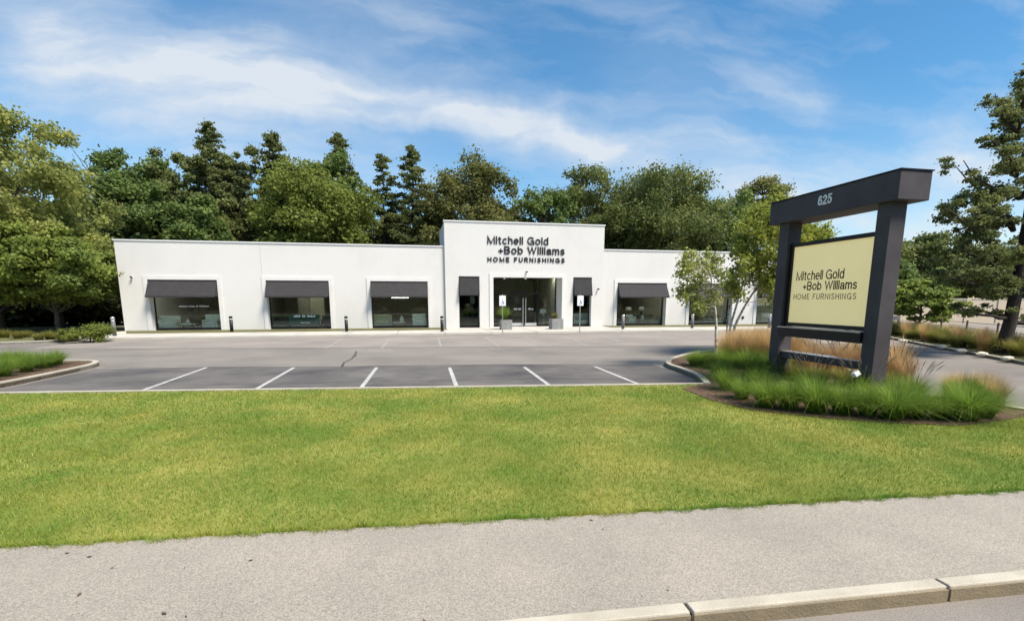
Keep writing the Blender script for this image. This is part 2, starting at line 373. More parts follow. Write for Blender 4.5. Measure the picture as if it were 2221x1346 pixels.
def curve_strip(pts, w, z0, z1, name, mat):
    """a kerb following a plan polyline (width w to the left of travel)"""
    pts = [Vector((p[0], p[1], 0)) for p in pts]; off = []
    for i, p in enumerate(pts):
        d = (pts[min(i + 1, len(pts) - 1)] - pts[max(i - 1, 0)]).normalized(); off.append(p + Vector((-d.y, d.x, 0)) * w)
    mb = MB()
    va = [[mb.bm.verts.new((p.x, p.y, z)) for p, z in ((a, z0), (b, z0), (b, z1), (a, z1))] for a, b in zip(pts, off)]
    for q, r in zip(va, va[1:]):
        for k in range(4): mb.bm.faces.new([q[k], q[(k + 1) % 4], r[(k + 1) % 4], r[k]])
    mb.bm.faces.new(va[0][::-1]); mb.bm.faces.new(va[-1])
    return tag(mb.build(name, mat), kind='structure')
def smooth_line(pts, n=6):
    out = []; pts = [Vector((p[0], p[1], 0)) for p in pts]
    for i in range(len(pts) - 1):
        p0, p1, p2, p3 = pts[max(i - 1, 0)], pts[i], pts[i + 1], pts[min(i + 2, len(pts) - 1)]
        for k in range(n):
            t = k / n; out.append(.5 * ((2 * p1) + (p2 - p0) * t + (2 * p0 - 5 * p1 + 4 * p2 - p3) * t * t + (3 * p1 - p0 - 3 * p2 + p3) * t ** 3))
    return out + [pts[-1]]
# sign bed (planting island on the right)
bed_kerb = smooth_line([(XR + .1, c1.y), (7.75, 12.5), (8.0, 13.8), (8.12, 14.75), (8.45, 15.5), (9.3, 16.6), (11.2, 18.2), (13.4, 19.0), (14.6, 18.0), (14.4, 15.5), (12.6, 12.0), (11.15, 9.3), (11.45, 8.1), (11.6, 7.2)])
curve_strip(bed_kerb[::-1], .15, -.05, HW + .04, 'bed_kerb', 'kerb_granite')
bedp = [(p.x, p.y) for p in bed_kerb] + [(p.x, p.y) for p in BED[::-1]]
MBb = MB(); MBb.prism(bedp, -.1, HW + .006); tag(MBb.build('mulch_bed', 'mulch'), kind='structure')
# left island
isl = smooth_line([(-10.35, 13.9), (-10.25, 15.5), (-10.25, 17.2), (-10.35, 18.6), (-10.8, 19.5), (-11.8, 19.9), (-14, 20.1), (-18, 20.4)])
curve_strip(isl, .16, -.05, HW + .04, 'island_kerb', 'kerb_granite')
MBb = MB(); MBb.prism([(p.x, p.y) for p in isl] + [(-18, 14.8)], -.1, HW + .006); tag(MBb.build('island_bed', 'mulch'), kind='structure')
# left far planting bed before the wood
lbed = smooth_line([(-34, 27.6), (-22, 28.9), (-20.0, 29.2), (-18.6, 30.0), (-17.9, 31.2), (-18.2, 32.4)])
curve_strip(lbed, .16, -.05, HW + .03, 'far_bed_kerb', 'concrete')
MBb = MB(); MBb.prism([(p.x, p.y) for p in lbed] + [(-19.2, 38.2), (-19.2, 45), (-60, 45), (-60, 27)], -.1, HW); tag(MBb.build('wood_floor', 'soil'), kind='structure')
# right verge
vk = smooth_line([(30.5, 30.5), (27.9, 26.0), (25.94, 22.5), (24.1, 19.5), (22.25, 16.2), (20.2, 12.6), (18.6, 9.6), (17.6, 6.4), (17.5, 5.0)])
curve_strip(vk, .16, -.05, HW + .02, 'verge_kerb', 'kerb_granite')
MBb = MB(); MBb.prism([(p.x, p.y) for p in vk] + [(19.6, 5.0), (22.4, 9.8), (24.6, 13.6), (28.6, 20.4), (33.5, 29.5)], -.1, HW); tag(MBb.build('verge_soil', 'soil'), kind='structure')
# neighbouring paved ground behind the verge
sheet('neighbour_pavement', [(24.5, 5.0), (75, 5.0), (75, 60), (44, 60), (32.2, 27.5)], .006, 'asphalt_light')

# car park surfaces and markings
dk = [G(*p)[:2] for p in [(0, 868), (150, 800), (255, 795), (700, 795), (1440, 787), (1462, 796), (1518, 832), (1518, 860)]]
dk = [(-10.1, 13.6), (-10.1, 18.35), (-6.6, 17.9), (-3.0, 17.3), (3.0, 16.7), (8.0, 15.6), (8.0, 14.0), (7.6, 11.9)]
sheet('stall_asphalt', dk, .004, 'asphalt_dark')
ap = [(-17.2, 31.0), (-17.2, 26.2), (-8.5, 24.9), (4.3, 23.0), (13, 21.8), (30, 21.5), (30, 31.0)]
sheet('far_stall_asphalt', ap, .004, 'asphalt_light')
def stripe(a, b, w, mat, z=.009):
    a = Vector((a[0], a[1], z)); b = Vector((b[0], b[1], z)); d = (b - a).normalized(); n = Vector((-d.y, d.x, 0)) * w / 2
    mb = MB(); mb.quad(a - n, a + n, b + n, b - n)
    return tag(mb.build('parking_line', mat), kind='structure')
for a, b in [((448, 797), (300, 850)), ((638, 797), (552, 846)), ((817, 797), (782, 843)), ((975, 797), (990, 838)), ((1137, 796), (1192, 836)), ((1290, 795), (1382, 832))]:
    stripe(G(*a), G(*b), .11, 'paint')
for a, b in [((516, 737), (405, 757)), ((628, 735), (590, 745)), ((741, 735), (706, 755)), ((845, 734), (828, 755)), ((950, 733), (957, 752)), ((1052, 730), (1083, 752)),
             ((1138, 730), (1180, 751)), ((1218, 728), (1278, 751)), ((1306, 728), (1365, 748)), ((1397, 726), (1460, 746)), ((1480, 724), (1550, 742)), ((1560, 724), (1640, 742)), ((1745, 720), (1850, 742))]:
    stripe(G(*a), G(*b), .11, 'paint_worn')
# faint accessible-bay hatch
for a, b in [((1160, 745), (1215, 741)), ((1168, 750), (1230, 745)), ((1305, 744), (1350, 741))]: stripe(G(*a), G(*b), .10, 'paint_worn')
stripe((-13.0, 18.45), (-6.6, 18.0), .1, 'paint_worn')
# cracks and seams
def crackline(pts, w, seed, n=14):
    rg = random.Random(seed); mb = MB(); P = []
    pts = [Vector((p[0], p[1], .010)) for p in pts]
    for a, b in zip(pts, pts[1:]):
        for k in range(n): P.append(a.lerp(b, k / n) + Vector((rg.uniform(-1, 1), rg.uniform(-1, 1), 0)) * w * 2.2)
    P.append(pts[-1]); pr = None
    for i, p in enumerate(P):
        ww = w * rg.uniform(.3, 1) ; q = (mb.bm.verts.new(p - Vector((ww, 0, 0))), mb.bm.verts.new(p + Vector((ww, ww, 0))))
        if pr: mb.bm.faces.new([pr[0], pr[1], q[1], q[0]])
        pr = q
    return tag(mb.build('asphalt_crack', 'crack'), kind='structure')
crackline([G(773, 762), G(768, 775), G(748, 785), G(738, 798)], .028, 1)
crackline([(-9.6, 15.2), (-6.9, 14.9), (-4.2, 15.3)], .016, 3, 10)
crackline([(-2.0, 14.6), (.4, 14.2), (2.8, 14.6), (5.0, 13.6)], .018, 4, 10)
crackline([(-14, 22.5), (-9, 21.8), (-4.8, 22.3)], .022, 5, 12)
crackline([(1.5, 20.5), (6, 19.6), (10, 20.1)], .022, 6, 12)
crackline([(3.8, 26.5), (8, 26.0), (13, 26.6)], .022, 7, 12)
crackline([(13.5, 13.8), (15.8, 17.2), (17.5, 22)], .02, 8, 12)
crackline([G(1490, 846), G(1420, 832)], .02, 2, 8)
def seam(pts, w):
    for a, b in zip(pts, pts[1:]): tag(stripe(a, b, w, 'crack', .0065), kind='structure').name = 'asphalt_seam'
seam([(-22, 27.3), (-17.2, 26.2), (-8.5, 24.9), (4.3, 23.0), (13, 21.8), (24, 21.4)], .05)
seam([(-10.0, 18.5), (-6.6, 17.9), (-3.0, 17.3), (3.0, 16.7), (8.0, 15.6)], .035)
seam([(-8, 14.5), (-3, 13.9), (3, 13.5), (7.0, 12.6)], .03)

# ------------------------------------------------------------ pavement, planting strip before the store
D = 37.87; DC = D - .2; ZF = .12
walk = [(-19.0, 31.6), (-17.8, 31.25), (2.1, 31.85), (12.6, 31.9), (30, 31.3), (36.5, 31.0), (36.5, D + .3), (-19.3, D + .3), (-19.3, 33.5)]
MBb = MB(); MBb.prism(walk, -.1, ZF); tag(MBb.build('pavement', 'concrete'), kind='structure')
for nm, pts in [('planting_strip', [(-17.6, 35.1), (2.35, 35.3), (2.35, D + .01), (-19.0, D + .01)]),
                ('planting_strip', [(14.9, 35.9), (34.5, 34.9), (34.5, D + .01), (14.9, D + .01)])]:
    MBb = MB(); MBb.prism(pts, .0, ZF + .03); tag(MBb.build(nm, 'soil'), kind='structure')
for xx in list(range(-16, 34, 3)):
    stripe((xx, 31.6), (xx, 35.0 if not 2 < xx < 14 else 37.5), .03, 'crack', ZF + .003).name = 'pavement_joint'

# ------------------------------------------------------------ the store
store = thing('store_building', 'long low white stucco store with dark awnings and a taller entrance block in the middle', 'building', (0, D, 0))
def P(mbo, name, mat, parent=store, **k):   # parts carry world coordinates: undo the thing's location
    o = mbo.build(name, mat, parent, **k); o.matrix_parent_inverse = store.matrix_world.inverted() if parent is None else Matrix.Identity(4); return o
store.location = (0, 0, 0)
def wall_holes(mb, x0, x1, z0, z1, y0, y1, holes):
    xs = sorted({x0, x1, *[h[0] for h in holes], *[h[1] for h in holes]}); zs = sorted({z0, z1, *[h[2] for h in holes], *[h[3] for h in holes]})
    inh = lambda x, z: any(h[0] < x < h[1] and h[2] < z < h[3] for h in holes)
    for a, b in zip(xs, xs[1:]):
        for c, d in zip(zs, zs[1:]):
            if inh((a + b) / 2, (c + d) / 2): continue
            mb.quad((a, y0, c), (b, y0, c), (b, y0, d), (a, y0, d)); mb.quad((a, y1, c), (a, y1, d), (b, y1, d), (b, y1, c))
    for (a, b, c, d) in holes:
        mb.quad((a, y0, c), (a, y1, c), (a, y1, d), (a, y0, d)); mb.quad((b, y0, c), (b, y0, d), (b, y1, d), (b, y1, c))
        mb.quad((a, y0, d), (a, y1, d), (b, y1, d), (b, y0, d)); mb.quad((a, y0, c), (b, y0, c), (b, y1, c), (a, y1, c))
    mb.quad((x0, y0, z0), (x0, y0, z1), (x0, y1, z1), (x0, y1, z0)); mb.quad((x1, y0, z0), (x1, y1, z0), (x1, y1, z1), (x1, y0, z1))
    mb.quad((x0, y0, z1), (x1, y0, z1), (x1, y1, z1), (x0, y1, z1))
XL, XCL, XCR, XRR = -19.05, 2.42, 14.78, 36.0; ZT = 6.03; ZC = 7.83; BACK = 58.
holes_l = [(-17.35, -13.1, .13, 3.54), (-10.0, -5.83, .13, 3.54), (-2.97, 1.13, .13, 3.54)]
holes_r = [(16.08, 20.35, .13, 3.54), (22.45, 26.4, .13, 3.54), (28.75, 33.0, .13, 3.54)]
holes_c = [(3.42, 4.97, .13, 3.93), (6.02, 11.42, .121, 3.88), (12.33, 13.85, .13, 3.93)]
m = MB(); wall_holes(m, XL, XCL, -.12, ZT, D, D + .4, holes_l); P(m, 'wall', 'stucco')
m = MB(); wall_holes(m, XCR, XRR, -.12, ZT, D, D + .4, holes_r); P(m, 'wall', 'stucco')
m = MB(); wall_holes(m, XCL, XCR, -.12, ZC, DC, D + .4 + .003, holes_c)
m.quad((XCL, D + 6, ZT - .5), (XCR, D + 6, ZT - .5), (XCR, D + 6, ZC), (XCL, D + 6, ZC))
m.quad((XCL, D + .4, ZT - .5), (XCL, D + 6, ZT - .5), (XCL, D + 6, ZC), (XCL, D + .4, ZC)); m.quad((XCR, D + .4, ZT - .5), (XCR, D + .4, ZC), (XCR, D + 6, ZC), (XCR, D + 6, ZT - .5))
o = P(m, 'entrance_wall', 'stucco')
m = MB(); m.box(XL, XL + .35, D + .402, BACK, -.12, ZT - .002); m.box(XRR - .35, XRR, D + .402, BACK, -.12, ZT - .002); m.box(XL + .352, XRR - .352, BACK - .35, BACK, -.12, ZT - .004); P(m, 'side_wall', 'stucco')
m = MB(); m.box(XL + .36, XRR - .36, D + .41, BACK - .36, ZT - .9, ZT - .6); m.box(XCL + .05, XCR - .05, D + .42, D + 5.95, ZC - .7, ZC - .5); P(m, 'roof', 'roofing')
m = MB()
for a, b, z, y in ((XL - .06, XCL - .003, ZT, D), (XCR + .003, XRR + .06, ZT, D), (XCL - .05, XCR + .05, ZC, DC)): m.box(a, b, y - .05, D + .46, z + .002, z + .09)
m.box(XL - .06, XL + .4, D + .463, BACK + .05, ZT + .002, ZT + .088); m.box(XRR - .4, XRR + .06, D + .463, BACK + .05, ZT + .002, ZT + .088)
P(m, 'parapet_cap', 'cap_metal')
m = MB(); m.box(-10.22, -10.20, D - .006, D + .002, 0, ZT); P(m, 'wall_joint', 'concrete')
# interior
m = MB()
m.quad((XL + .36, D + .41, ZF + .006), (XRR - .36, D + .41, ZF + .006), (XRR - .36, 49, ZF + .006), (XL + .36, 49, ZF + .006)); P(m, 'interior_floor', 'interior_floor')
m = MB(); m.quad((XL + .36, 49, .1), (XRR - .36, 49, .1), (XRR - .36, 49, 5.0), (XL + .36, 49, 5.0))
for xx in (-11.6, -4.4, 1.9, 5.5, 11.95, 15.2, 21.4, 27.5):
    m.box(xx - .1, xx + .1, D + .6 if xx not in (5.5, 11.95) else D + 1.62, 48.9, .13, 5.0)
P(m, 'interior_wall', 'interior_wall')
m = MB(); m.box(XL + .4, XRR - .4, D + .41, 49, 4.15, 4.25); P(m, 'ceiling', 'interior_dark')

def window(h, yf, dep, aw, nm, lab=None, surround=True, mull=()):
    x0, x1, z0, z1 = h
    m = MB()
    if surround:
        e = .26; t = .05
        m.box(x0 - e, x0 - .002, yf - t, yf + .002, .05, z1 + e); m.box(x1 + .002, x1 + e, yf - t, yf + .002, .05, z1 + e); m.box(x0 - .002, x1 + .002, yf - t, yf + .002, z1 + .003, z1 + e - .002)
    else:
        m.box(x0, x1, yf - .06, yf + .3, z0 - .005, z0 + .02)
    wn = m.build(nm, 'stucco_trim' if surround else 'black_frame', store)
    g = yf + dep; f = .07
    m = MB(); m.box(x0 + .003, x0 + f, g - .05, g + .05, z0 + .002, z1 - .003); m.box(x1 - f, x1 - .003, g - .05, g + .05, z0 + .002, z1 - .003)
    m.box(x0 + f, x1 - f, g - .05, g + .05, z1 - f, z1 - .004); m.box(x0 + f, x1 - f, g - .05, g + .05, z0 + .003, z0 + .16)
    for q in mull: m.box(q - .03, q + .03, g - .04, g + .04, z0 + .161, z1 - f - .001)
    m.build('window_frame', 'black_frame', wn)
    m = MB(); m.box(x0 + f - .01, x1 - f + .01, g - .006, g + .006, z0 + .15, z1 - f + .01); m.build('pane', 'glass', wn)
    out, drop = aw
    m = MB(); zt = z1 - .06; xa, xb = x0 + .03, x1 - .03
    n = 8
    for i in range(n):    # slightly sagging cloth slope
        a, b = i / n, (i + 1) / n; sg = lambda t: -.02 * math.sin(math.pi * t)
        pa = (yf - .01 - out * a, zt - drop * a + sg(a)); pb = (yf - .01 - out * b, zt - drop * b + sg(b))
        m.quad((xa, pa[0], pa[1]), (xb, pa[0], pa[1]), (xb, pb[0], pb[1]), (xa, pb[0], pb[1]))
    yb = yf - .01 - out; zb = zt - drop
    m.box(xa - .005, xb + .005, yb - .012, yb + .01, zb - .10, zb + .004)
    for xx in (xa, xb): m.bm.faces.new([m.bm.verts.new(p) for p in ((xx, yf - .01, zt), (xx, yb, zb), (xx, yf - .01, zb))])
    m.build('awning', 'awning_fabric', wn)
    m = MB(); m.box(x0 + .02, x1 - .02, yf - .04, yf + .08, z1 - .075, z1 - .012); m.build('awning_rail', 'black_frame', wn)
    return wn
wins = [window(h, D, .55, (.62, 1.02), 'window') for h in holes_l + holes_r]
wins += [window(h, DC, .45, (.30, 1.25), 'narrow_window', surround=False) for h in (holes_c[0], holes_c[2])]
for h_ in holes_l + holes_r:  # glowing panels added out of sight to brighten the furniture behind the panes
    for f_ in (.25, .75):
        for dy_ in (1.3, 3.6):
            xx_ = h_[0] + (h_[1] - h_[0]) * f_; m = MB(); m.box(xx_ - .3, xx_ + .3, D + dy_ - .3, D + dy_ + .3, 4.09, 4.149); m.build('fill_glow_panel', 'lamp_glow', store)
for xx_ in (5.9, 8.7, 11.4): m = MB(); m.box(xx_ - .3, xx_ + .3, D + 3.2, D + 3.8, 4.09, 4.149); m.build('fill_glow_panel', 'lamp_glow', store)  # more glowing panels added behind the doorway
# unreadable pale lettering on the panes
def dashes(parent, x0, x1, z, h, y, words, name='lettering', mat='letter_white'):
    rg = random.Random(int(x0 * 10)); tot = sum(words) + len(words) - 1; st = (x1 - x0) / tot; x = x0
    for w in words:
        m = MB(); m.box(x, x + st * (w - .2), y - .002, y, z, z + h * .16)
        for k in range(w): m.box(x + st * .12, x + st * (.55 + .33 * rg.random()), y - .003, y + .001, z + h * .1, z + h * rg.choice((.7, .7, 1, .85))); x += st
        m.build(name, mat, parent); x += st
yg = D + .535
dashes(wins[0], -15.85, -13.95, 1.72, .11, yg, (8, 6, 2, 9)); dashes(wins[5], 29.2, 30.5, 1.72, .10, yg, (6, 8))
dashes(wins[1], -8.45, -6.95, .97, .16, yg, (4, 2, 5)); dashes(wins[1], -8.0, -7.35, .55, .06, yg, (5, 6))
# doorway with glazed screen and a pair of doors
x0, x1, z0, z1 = holes_c[1]; yd = DC + 1.6
m = MB()
e = .3
m.box(x0 - e, x0 - .002, DC - .05, DC + .002, .121, z1 + e); m.box(x1 + .002, x1 + e, DC - .05, DC + .002, .121, z1 + e); m.box(x0 - .002, x1 + .002, DC - .05, DC + .002, z1 + .003, z1 + e - .002)
m.box(x0 - .2, x0 - .001, D + .41, yd + .06, .13, z1 + .1); m.box(x1 + .001, x1 + .2, D + .41, yd + .06, .13, z1 + .1); m.box(x0 - .2, x1 + .2, D + .41, yd + .06, z1 + .101, z1 + .3)
dw = m.build('doorway', 'stucco_trim', store)
m = MB(); f = .06
dl, dm, dr = AY(1108, 650, yd).x, AY(1136.5, 650, yd).x, AY(1165, 650, yd).x; zh = 2.75
for xx in (x0 + f, dl - .05, dr + .05, x1 - f): m.box(xx - f / 2, xx + f / 2, yd - .05, yd + .05, .135, z1 + .1)
for a, b in ((x0 + f * 1.5, dl - .08), (dr + .08, x1 - f * 1.5)): m.box(a, b, yd - .05, yd + .05, .135, .22)
m.box(dl - .02, dr + .02, yd - .05, yd + .05, zh, zh + .07)
sc = m.build('glazed_screen', 'black_frame', store)
for a, b, c in ((x0 + f, dl - .08, .2), (dl - .02, dr + .02, zh + .05), (dr + .08, x1 - f, .2)):
    m = MB(); m.box(a, b, yd - .005, yd + .005, c, z1 + .08); m.build('pane', 'glass', sc)
for a, b, hx in ((dl, dm - .012, dm - .10), (dm + .012, dr, dm + .12)):
    m = MB(); m.box(a, a + .05, yd - .03, yd + .03, .14, zh - .01); m.box(b - .05, b, yd - .03, yd + .03, .14, zh - .01); m.box(a + .05, b - .05, yd - .03, yd + .03, zh - .07, zh - .012)
    dd = m.build('door', 'black_frame', store)
    m = MB(); m.box(a + .04, b - .04, yd - .005, yd + .005, .36, zh - .06); m.build('pane', 'glass', dd)
    m = MB(); m.box(a + .05, b - .05, yd - .035, yd + .035, .145, .37); m.build('kick_rail', 'cap_metal', dd)
    m = MB(); m.tube([(hx, yd - .12, .35), (hx, yd - .12, 2.35)], .04, 12)
    for z in (.6, 2.1): m.tube([(hx, yd - .12, z), (hx, yd - .03, z)], .012, 8)
    m.build('handle', 'stainless', dd)
    dashes(dd, a + .32 if hx > dm else a + .25, b - .3 if hx > dm else b - .2, 1.42, .15, yd - .008, (5, 4))
for px, py in ((1094, 606), (1140, 604)):
    p = AY(px, py, DC + .9); m = MB(); m.lathe([(.09, z1 - .10), (.10, z1 - .002)], p.x, p.y); m.build('downlight', 'letter_white', store)
# wordmark on the entrance block
yt = DC - .003
def arc(cx, cy, rx, ry, a0, a1, n=14): return [(cx + rx * math.cos(R(a0 + (a1 - a0) * k / n)), cy + ry * math.sin(R(a0 + (a1 - a0) * k / n))) for k in range(n + 1)]
XH = .72   # x-height; capitals and ascenders reach 1
GLY = {  # width, strokes
 'M': (.88, [[(.0, 0), (.0, 1), (.44, 0), (.88, 1), (.88, 0)]]), 'i': (0, [[(0, 0), (0, XH)], [(0, .90), (0, 1.0)]]), 'l': (0, [[(0, 0), (0, 1)]]),
 't': (.28, [[(.12, .92), (.12, .12), (.17, .02), (.28, .0)], [(0, XH), (.28, XH)]]), 'c': (.50, [arc(.28, .36, .28, .36, 42, 318)]),
 'h': (.46, [[(0, 0), (0, 1)], [(0, .42)] + arc(.23, .47, .23, .25, 160, 0, 10) + [(.46, 0)]]), 'e': (.54, [[(.02, .37), (.54, .37)] + arc(.27, .36, .27, .36, 2, 315, 18)]),
 'G': (.82, [arc(.42, .5, .42, .5, 42, 340, 20) + [(.82, .0)], [(.46, .47), (.82, .47), (.82, 0)]]), 'o': (.56, [arc(.28, .36, .28, .36, 0, 360, 20)]),
 'd': (.52, [arc(.26, .36, .26, .36, 0, 360, 18), [(.52, 0), (.52, 1)]]), 'b': (.52, [arc(.26, .36, .26, .36, 0, 360, 18), [(0, 0), (0, 1)]]),
 '+': (.46, [[(0, .36), (.46, .36)], [(.23, .13), (.23, .59)]]), 'B': (.62, [[(0, .5), (.36, .5)] + arc(.36, .75, .22, .25, -90, 90, 8) + [(0, 1), (0, 0), (.38, 0)] + arc(.38, .25, .24, .25, -90, 90, 8)]),
 'W': (1.06, [[(0, 1), (.27, 0), (.53, 1), (.79, 0), (1.06, 1)]]), 'a': (.50, [arc(.24, .50, .23, .22, 155, 0, 8) + [(.47, .1), (.52, 0)], [(.47, .42), (.2, .38)] + arc(.2, .19, .2, .19, 90, 270, 8) + [(.36, .05), (.47, .2)]]),
 'm': (.78, [[(0, 0), (0, XH)], [(0, .42)] + arc(.195, .50, .195, .22, 160, 0, 8) + [(.39, 0)], [(.39, .42)] + arc(.585, .50, .195, .22, 160, 0, 8) + [(.78, 0)]]),
 's': (.44, [arc(.22, .53, .19, .19, 30, 200, 8) + [(.22, .37)] + arc(.22, .19, .21, .19, 50, -155, 10)]),
 'H': (.68, [[(0, 0), (0, 1)], [(.68, 0), (.68, 1)], [(0, .52), (.68, .52)]]), 'O': (.88, [arc(.44, .5, .44, .5, 0, 360, 22)]), 'E': (.56, [[(.56, 0), (0, 0), (0, 1), (.56, 1)], [(0, .52), (.5, .52)]]),
 'F': (.54, [[(0, 0), (0, 1), (.54, 1)], [(0, .52), (.46, .52)]]), 'U': (.66, [[(0, 1), (0, .33)] + arc(.33, .33, .33, .33, 180, 360, 10) + [(.66, 1)]]),
 'R': (.64, [[(0, 0), (0, 1), (.38, 1)] + arc(.38, .74, .24, .26, 90, -90, 8) + [(0, .48)], [(.4, .48), (.64, 0)]]), 'N': (.68, [[(0, 0), (0, 1), (.68, 0), (.68, 1)]]),
 'I': (0, [[(0, 0), (0, 1)]]), 'S': (.60, [arc(.30, .74, .26, .26, 25, 200, 10) + [(.3, .5)] + arc(.3, .26, .3, .25, 55, -160, 12)]), ' ': (.16, []),
 '6': (.56, [arc(.28, .31, .28, .31, 0, 360, 18), [(.0, .33), (.04, .66)] + arc(.30, .72, .25, .28, 150, 35, 8)]), '2': (.56, [arc(.28, .72, .27, .28, 165, -20, 10) + [(.0, .0), (.57, .0)]]),
 '5': (.56, [[(.52, 1), (.1, 1), (.04, .52)] + arc(.27, .33, .29, .33, 130, -155, 14)])}
def letters(body, mat, parent, p0, p1, p2, depth, sw=.13, gap=.16, one=None, name='letter'):
    """monoline sans-serif lettering from p0 to p1 along the baseline, capitals reaching p2; one=name joins a line in one mesh"""
    x = sw / 2; lay = []
    for c in body: lay.append((c, x)); x += GLY[c][0] + sw + gap
    tot = x - gap - sw / 2; ex = (p1 - p0) / tot; ey = p2 - p0; ez = ex.cross(ey).normalized()
    mb = MB(); cap = 1 - sw
    def flush(nm):
        nonlocal mb
        o = mb.build(nm, mat, parent); mb = MB(); return o
    asp = ey.length / ex.length
    for c, gx in lay:
        if c == ' ': continue
        for j, st in enumerate(GLY[c][1]):
            q = [Vector((gx + a, (b * cap + sw / 2) * asp)) for a, b in st]; L_, R_ = [], []
            for k, p in enumerate(q):
                closed = (q[0] - q[-1]).length < 1e-4
                pa = q[k - 1] if k else (q[-2] if closed else None); pb = q[k + 1] if k + 1 < len(q) else (q[1] if closed else None)
                d1 = (p - pa).normalized() if pa is not None else None; d2 = (pb - p).normalized() if pb is not None else None
                d = ((d1 + d2) if d1 is not None and d2 is not None else (d1 if d1 is not None else d2)).normalized(); n = Vector((-d.y, d.x))
                f = 1 / max(.45, abs(n.dot(Vector((-d1.y, d1.x))))) if d1 is not None and d2 is not None else 1
                e = Vector((0, 0)) if (d1 is not None and d2 is not None) else (d * (-sw / 2 if d1 is None else sw / 2)) * (0 if c in 'ce' and not j and len(q) > 12 else .9)
                L_.append(p + e + n * sw / 2 * f); R_.append(p + e - n * sw / 2 * f)
            W3 = lambda v, z: p0 + ex * v.x + ey * (v.y / asp) + ez * z
            dz = j * depth * .03 + .0004 * j
            for k in range(len(q) - 1):
                a, b, c2, d3 = L_[k], R_[k], R_[k + 1], L_[k + 1]
                mb.quad(W3(a, depth + dz), W3(b, depth + dz), W3(c2, depth + dz), W3(d3, depth + dz))
                mb.quad(W3(a, 0), W3(a, depth + dz), W3(d3, depth + dz), W3(d3, 0)); mb.quad(W3(b, 0), W3(c2, 0), W3(c2, depth + dz), W3(b, depth + dz))
            for k in (0, -1): mb.quad(W3(L_[k], 0), W3(R_[k], 0), W3(R_[k], depth + dz), W3(L_[k], depth + dz))
        if not one: flush(name)
    if one: flush(one)
def wallline(body, pl, pr, ptop, sw=.155, gap=.145):
    a, b = AY(*pl, yt), AY(*pr, yt); c = AY(*ptop, yt); z = (a.z + b.z) / 2; a.z = b.z = z
    letters(body, 'letter_dark', store, a, b, Vector((a.x, yt, c.z)), .05, sw, gap)
wallline('Mitchell Gold', (1057, 529.5), (1189, 531), (1057, 511.5))
wallline('+Bob Williams', (1081, 551), (1224.5, 552.5), (1081, 533.5))
wallline('HOME FURNISHINGS', (1057.5, 567.5), (1224.5, 570), (1057.5, 557), .19, .36)
# small fittings on the wall
def camera_fit(px, py, y):
    p = AY(px, py, y); t = MB(); t.lathe([(.06, -.05), (.075, .0), (.05, .06)], 0, 0, 12); o = t.build('security_camera', 'bollard_black', store, (p.x, y - .16, p.z), True)
    t = MB(); t.box(-.03, .03, .03, .158, .0, .10); t.build('bracket', 'cap_metal', o)
camera_fit(287, 601, D); camera_fit(1297, 627, DC); camera_fit(1142, 590, DC)
p = AY(1611, 688, D); t = MB(); t.lathe([(.12, -.04), (.12, .0), (.05, .05)], 0, 0, 14); t = t.build('wall_outlet', 'bollard_black', store, (p.x, D - .04, p.z)); t.rotation_euler = (R(90), 0, 0)

# ------------------------------------------------------------ furniture seen through the glass
def armchair(x, y, w, mat, label, rz=0., d=.85, hb=.95, cat='armchair', name='armchair', group=None):
    t = thing(name, label, cat, (x, y, ZF + .008), rz, group); b = .03
    MB().box(-w / 2 + .14, w / 2 - .14, -d / 2, d / 2 - .2, .12, .46, b).build('seat', mat, t)
    MB().box(-w / 2 + .0, w / 2, d / 2 - .19, d / 2, .12, hb, b).build('backrest', mat, t)
    for s in (-1, 1): MB().box(min(s * w / 2, s * (w / 2 - .13)), max(s * w / 2, s * (w / 2 - .13)), -d / 2, d / 2 - .2, .12, .68, b).build('armrest', mat, t)
    for sx in (-1, 1):
        for sy in (-1, 1): MB().box(sx * (w / 2 - .1) - .03, sx * (w / 2 - .1) + .03, sy * (d / 2 - .1) - .03, sy * (d / 2 - .1) + .03, 0, .119).build('leg', 'black_frame', t)
    return t
def table(x, y, w, d, h, mat, label, name='coffee_table', cat='table', thick=.06):
    t = thing(name, label, cat, (x, y, ZF + .008)); MB().box(-w / 2, w / 2, -d / 2, d / 2, h - thick, h, .01).build('tabletop', mat, t)
    for sx in (-1, 1):
        for sy in (-1, 1): MB().box(sx * (w / 2 - .06) - .025, sx * (w / 2 - .06) + .025, sy * (d / 2 - .06) - .025, sy * (d / 2 - .06) + .025, 0, h - thick).build('leg', 'black_frame', t)
    return t
def vase(x, y, z, label, mat='white_fabric', s=1.):
    o = MB().lathe([(.07 * s, 0), (.13 * s, .12 * s), (.11 * s, .26 * s), (.05 * s, .34 * s), (.07 * s, .38 * s)], 0, 0, 14).build('vase', mat, None, (x, y, z), True); tag(o, label, 'vase')
def lamp(x, y, z, label, s=1.):
    t = thing('table_lamp', label, 'lamp', (x, y, z)); MB().lathe([(.10, 0), (.12, .1), (.05, .25), (.02, .36)], 0, 0, 14).build('lamp_base', 'bollard_black', t, None, True)
    MB().lathe([(.24 * s, .34), (.2 * s, .62)], 0, 0, 18).build('lamp_shade', 'white_fabric', t, None, True)
fx = lambda px, py=700, y=D + 1.6: AY(px, py, y).x
armchair(fx(372), D + 1.15, 1.3, 'white_fabric', 'low white armchair behind the left part of the leftmost store window')
table(fx(416), D + 1.05, 1.0, .6, .40, 'white_fabric', 'low white coffee table in the middle of the leftmost store window')
vase(fx(415), D + 1.05, ZF + .41, 'squat white vase on the coffee table in the leftmost store window', s=.9)
armchair(fx(465), D + 1.15, 1.0, 'white_fabric', 'boxy white armchair at the right end of the leftmost store window', hb=1.05)
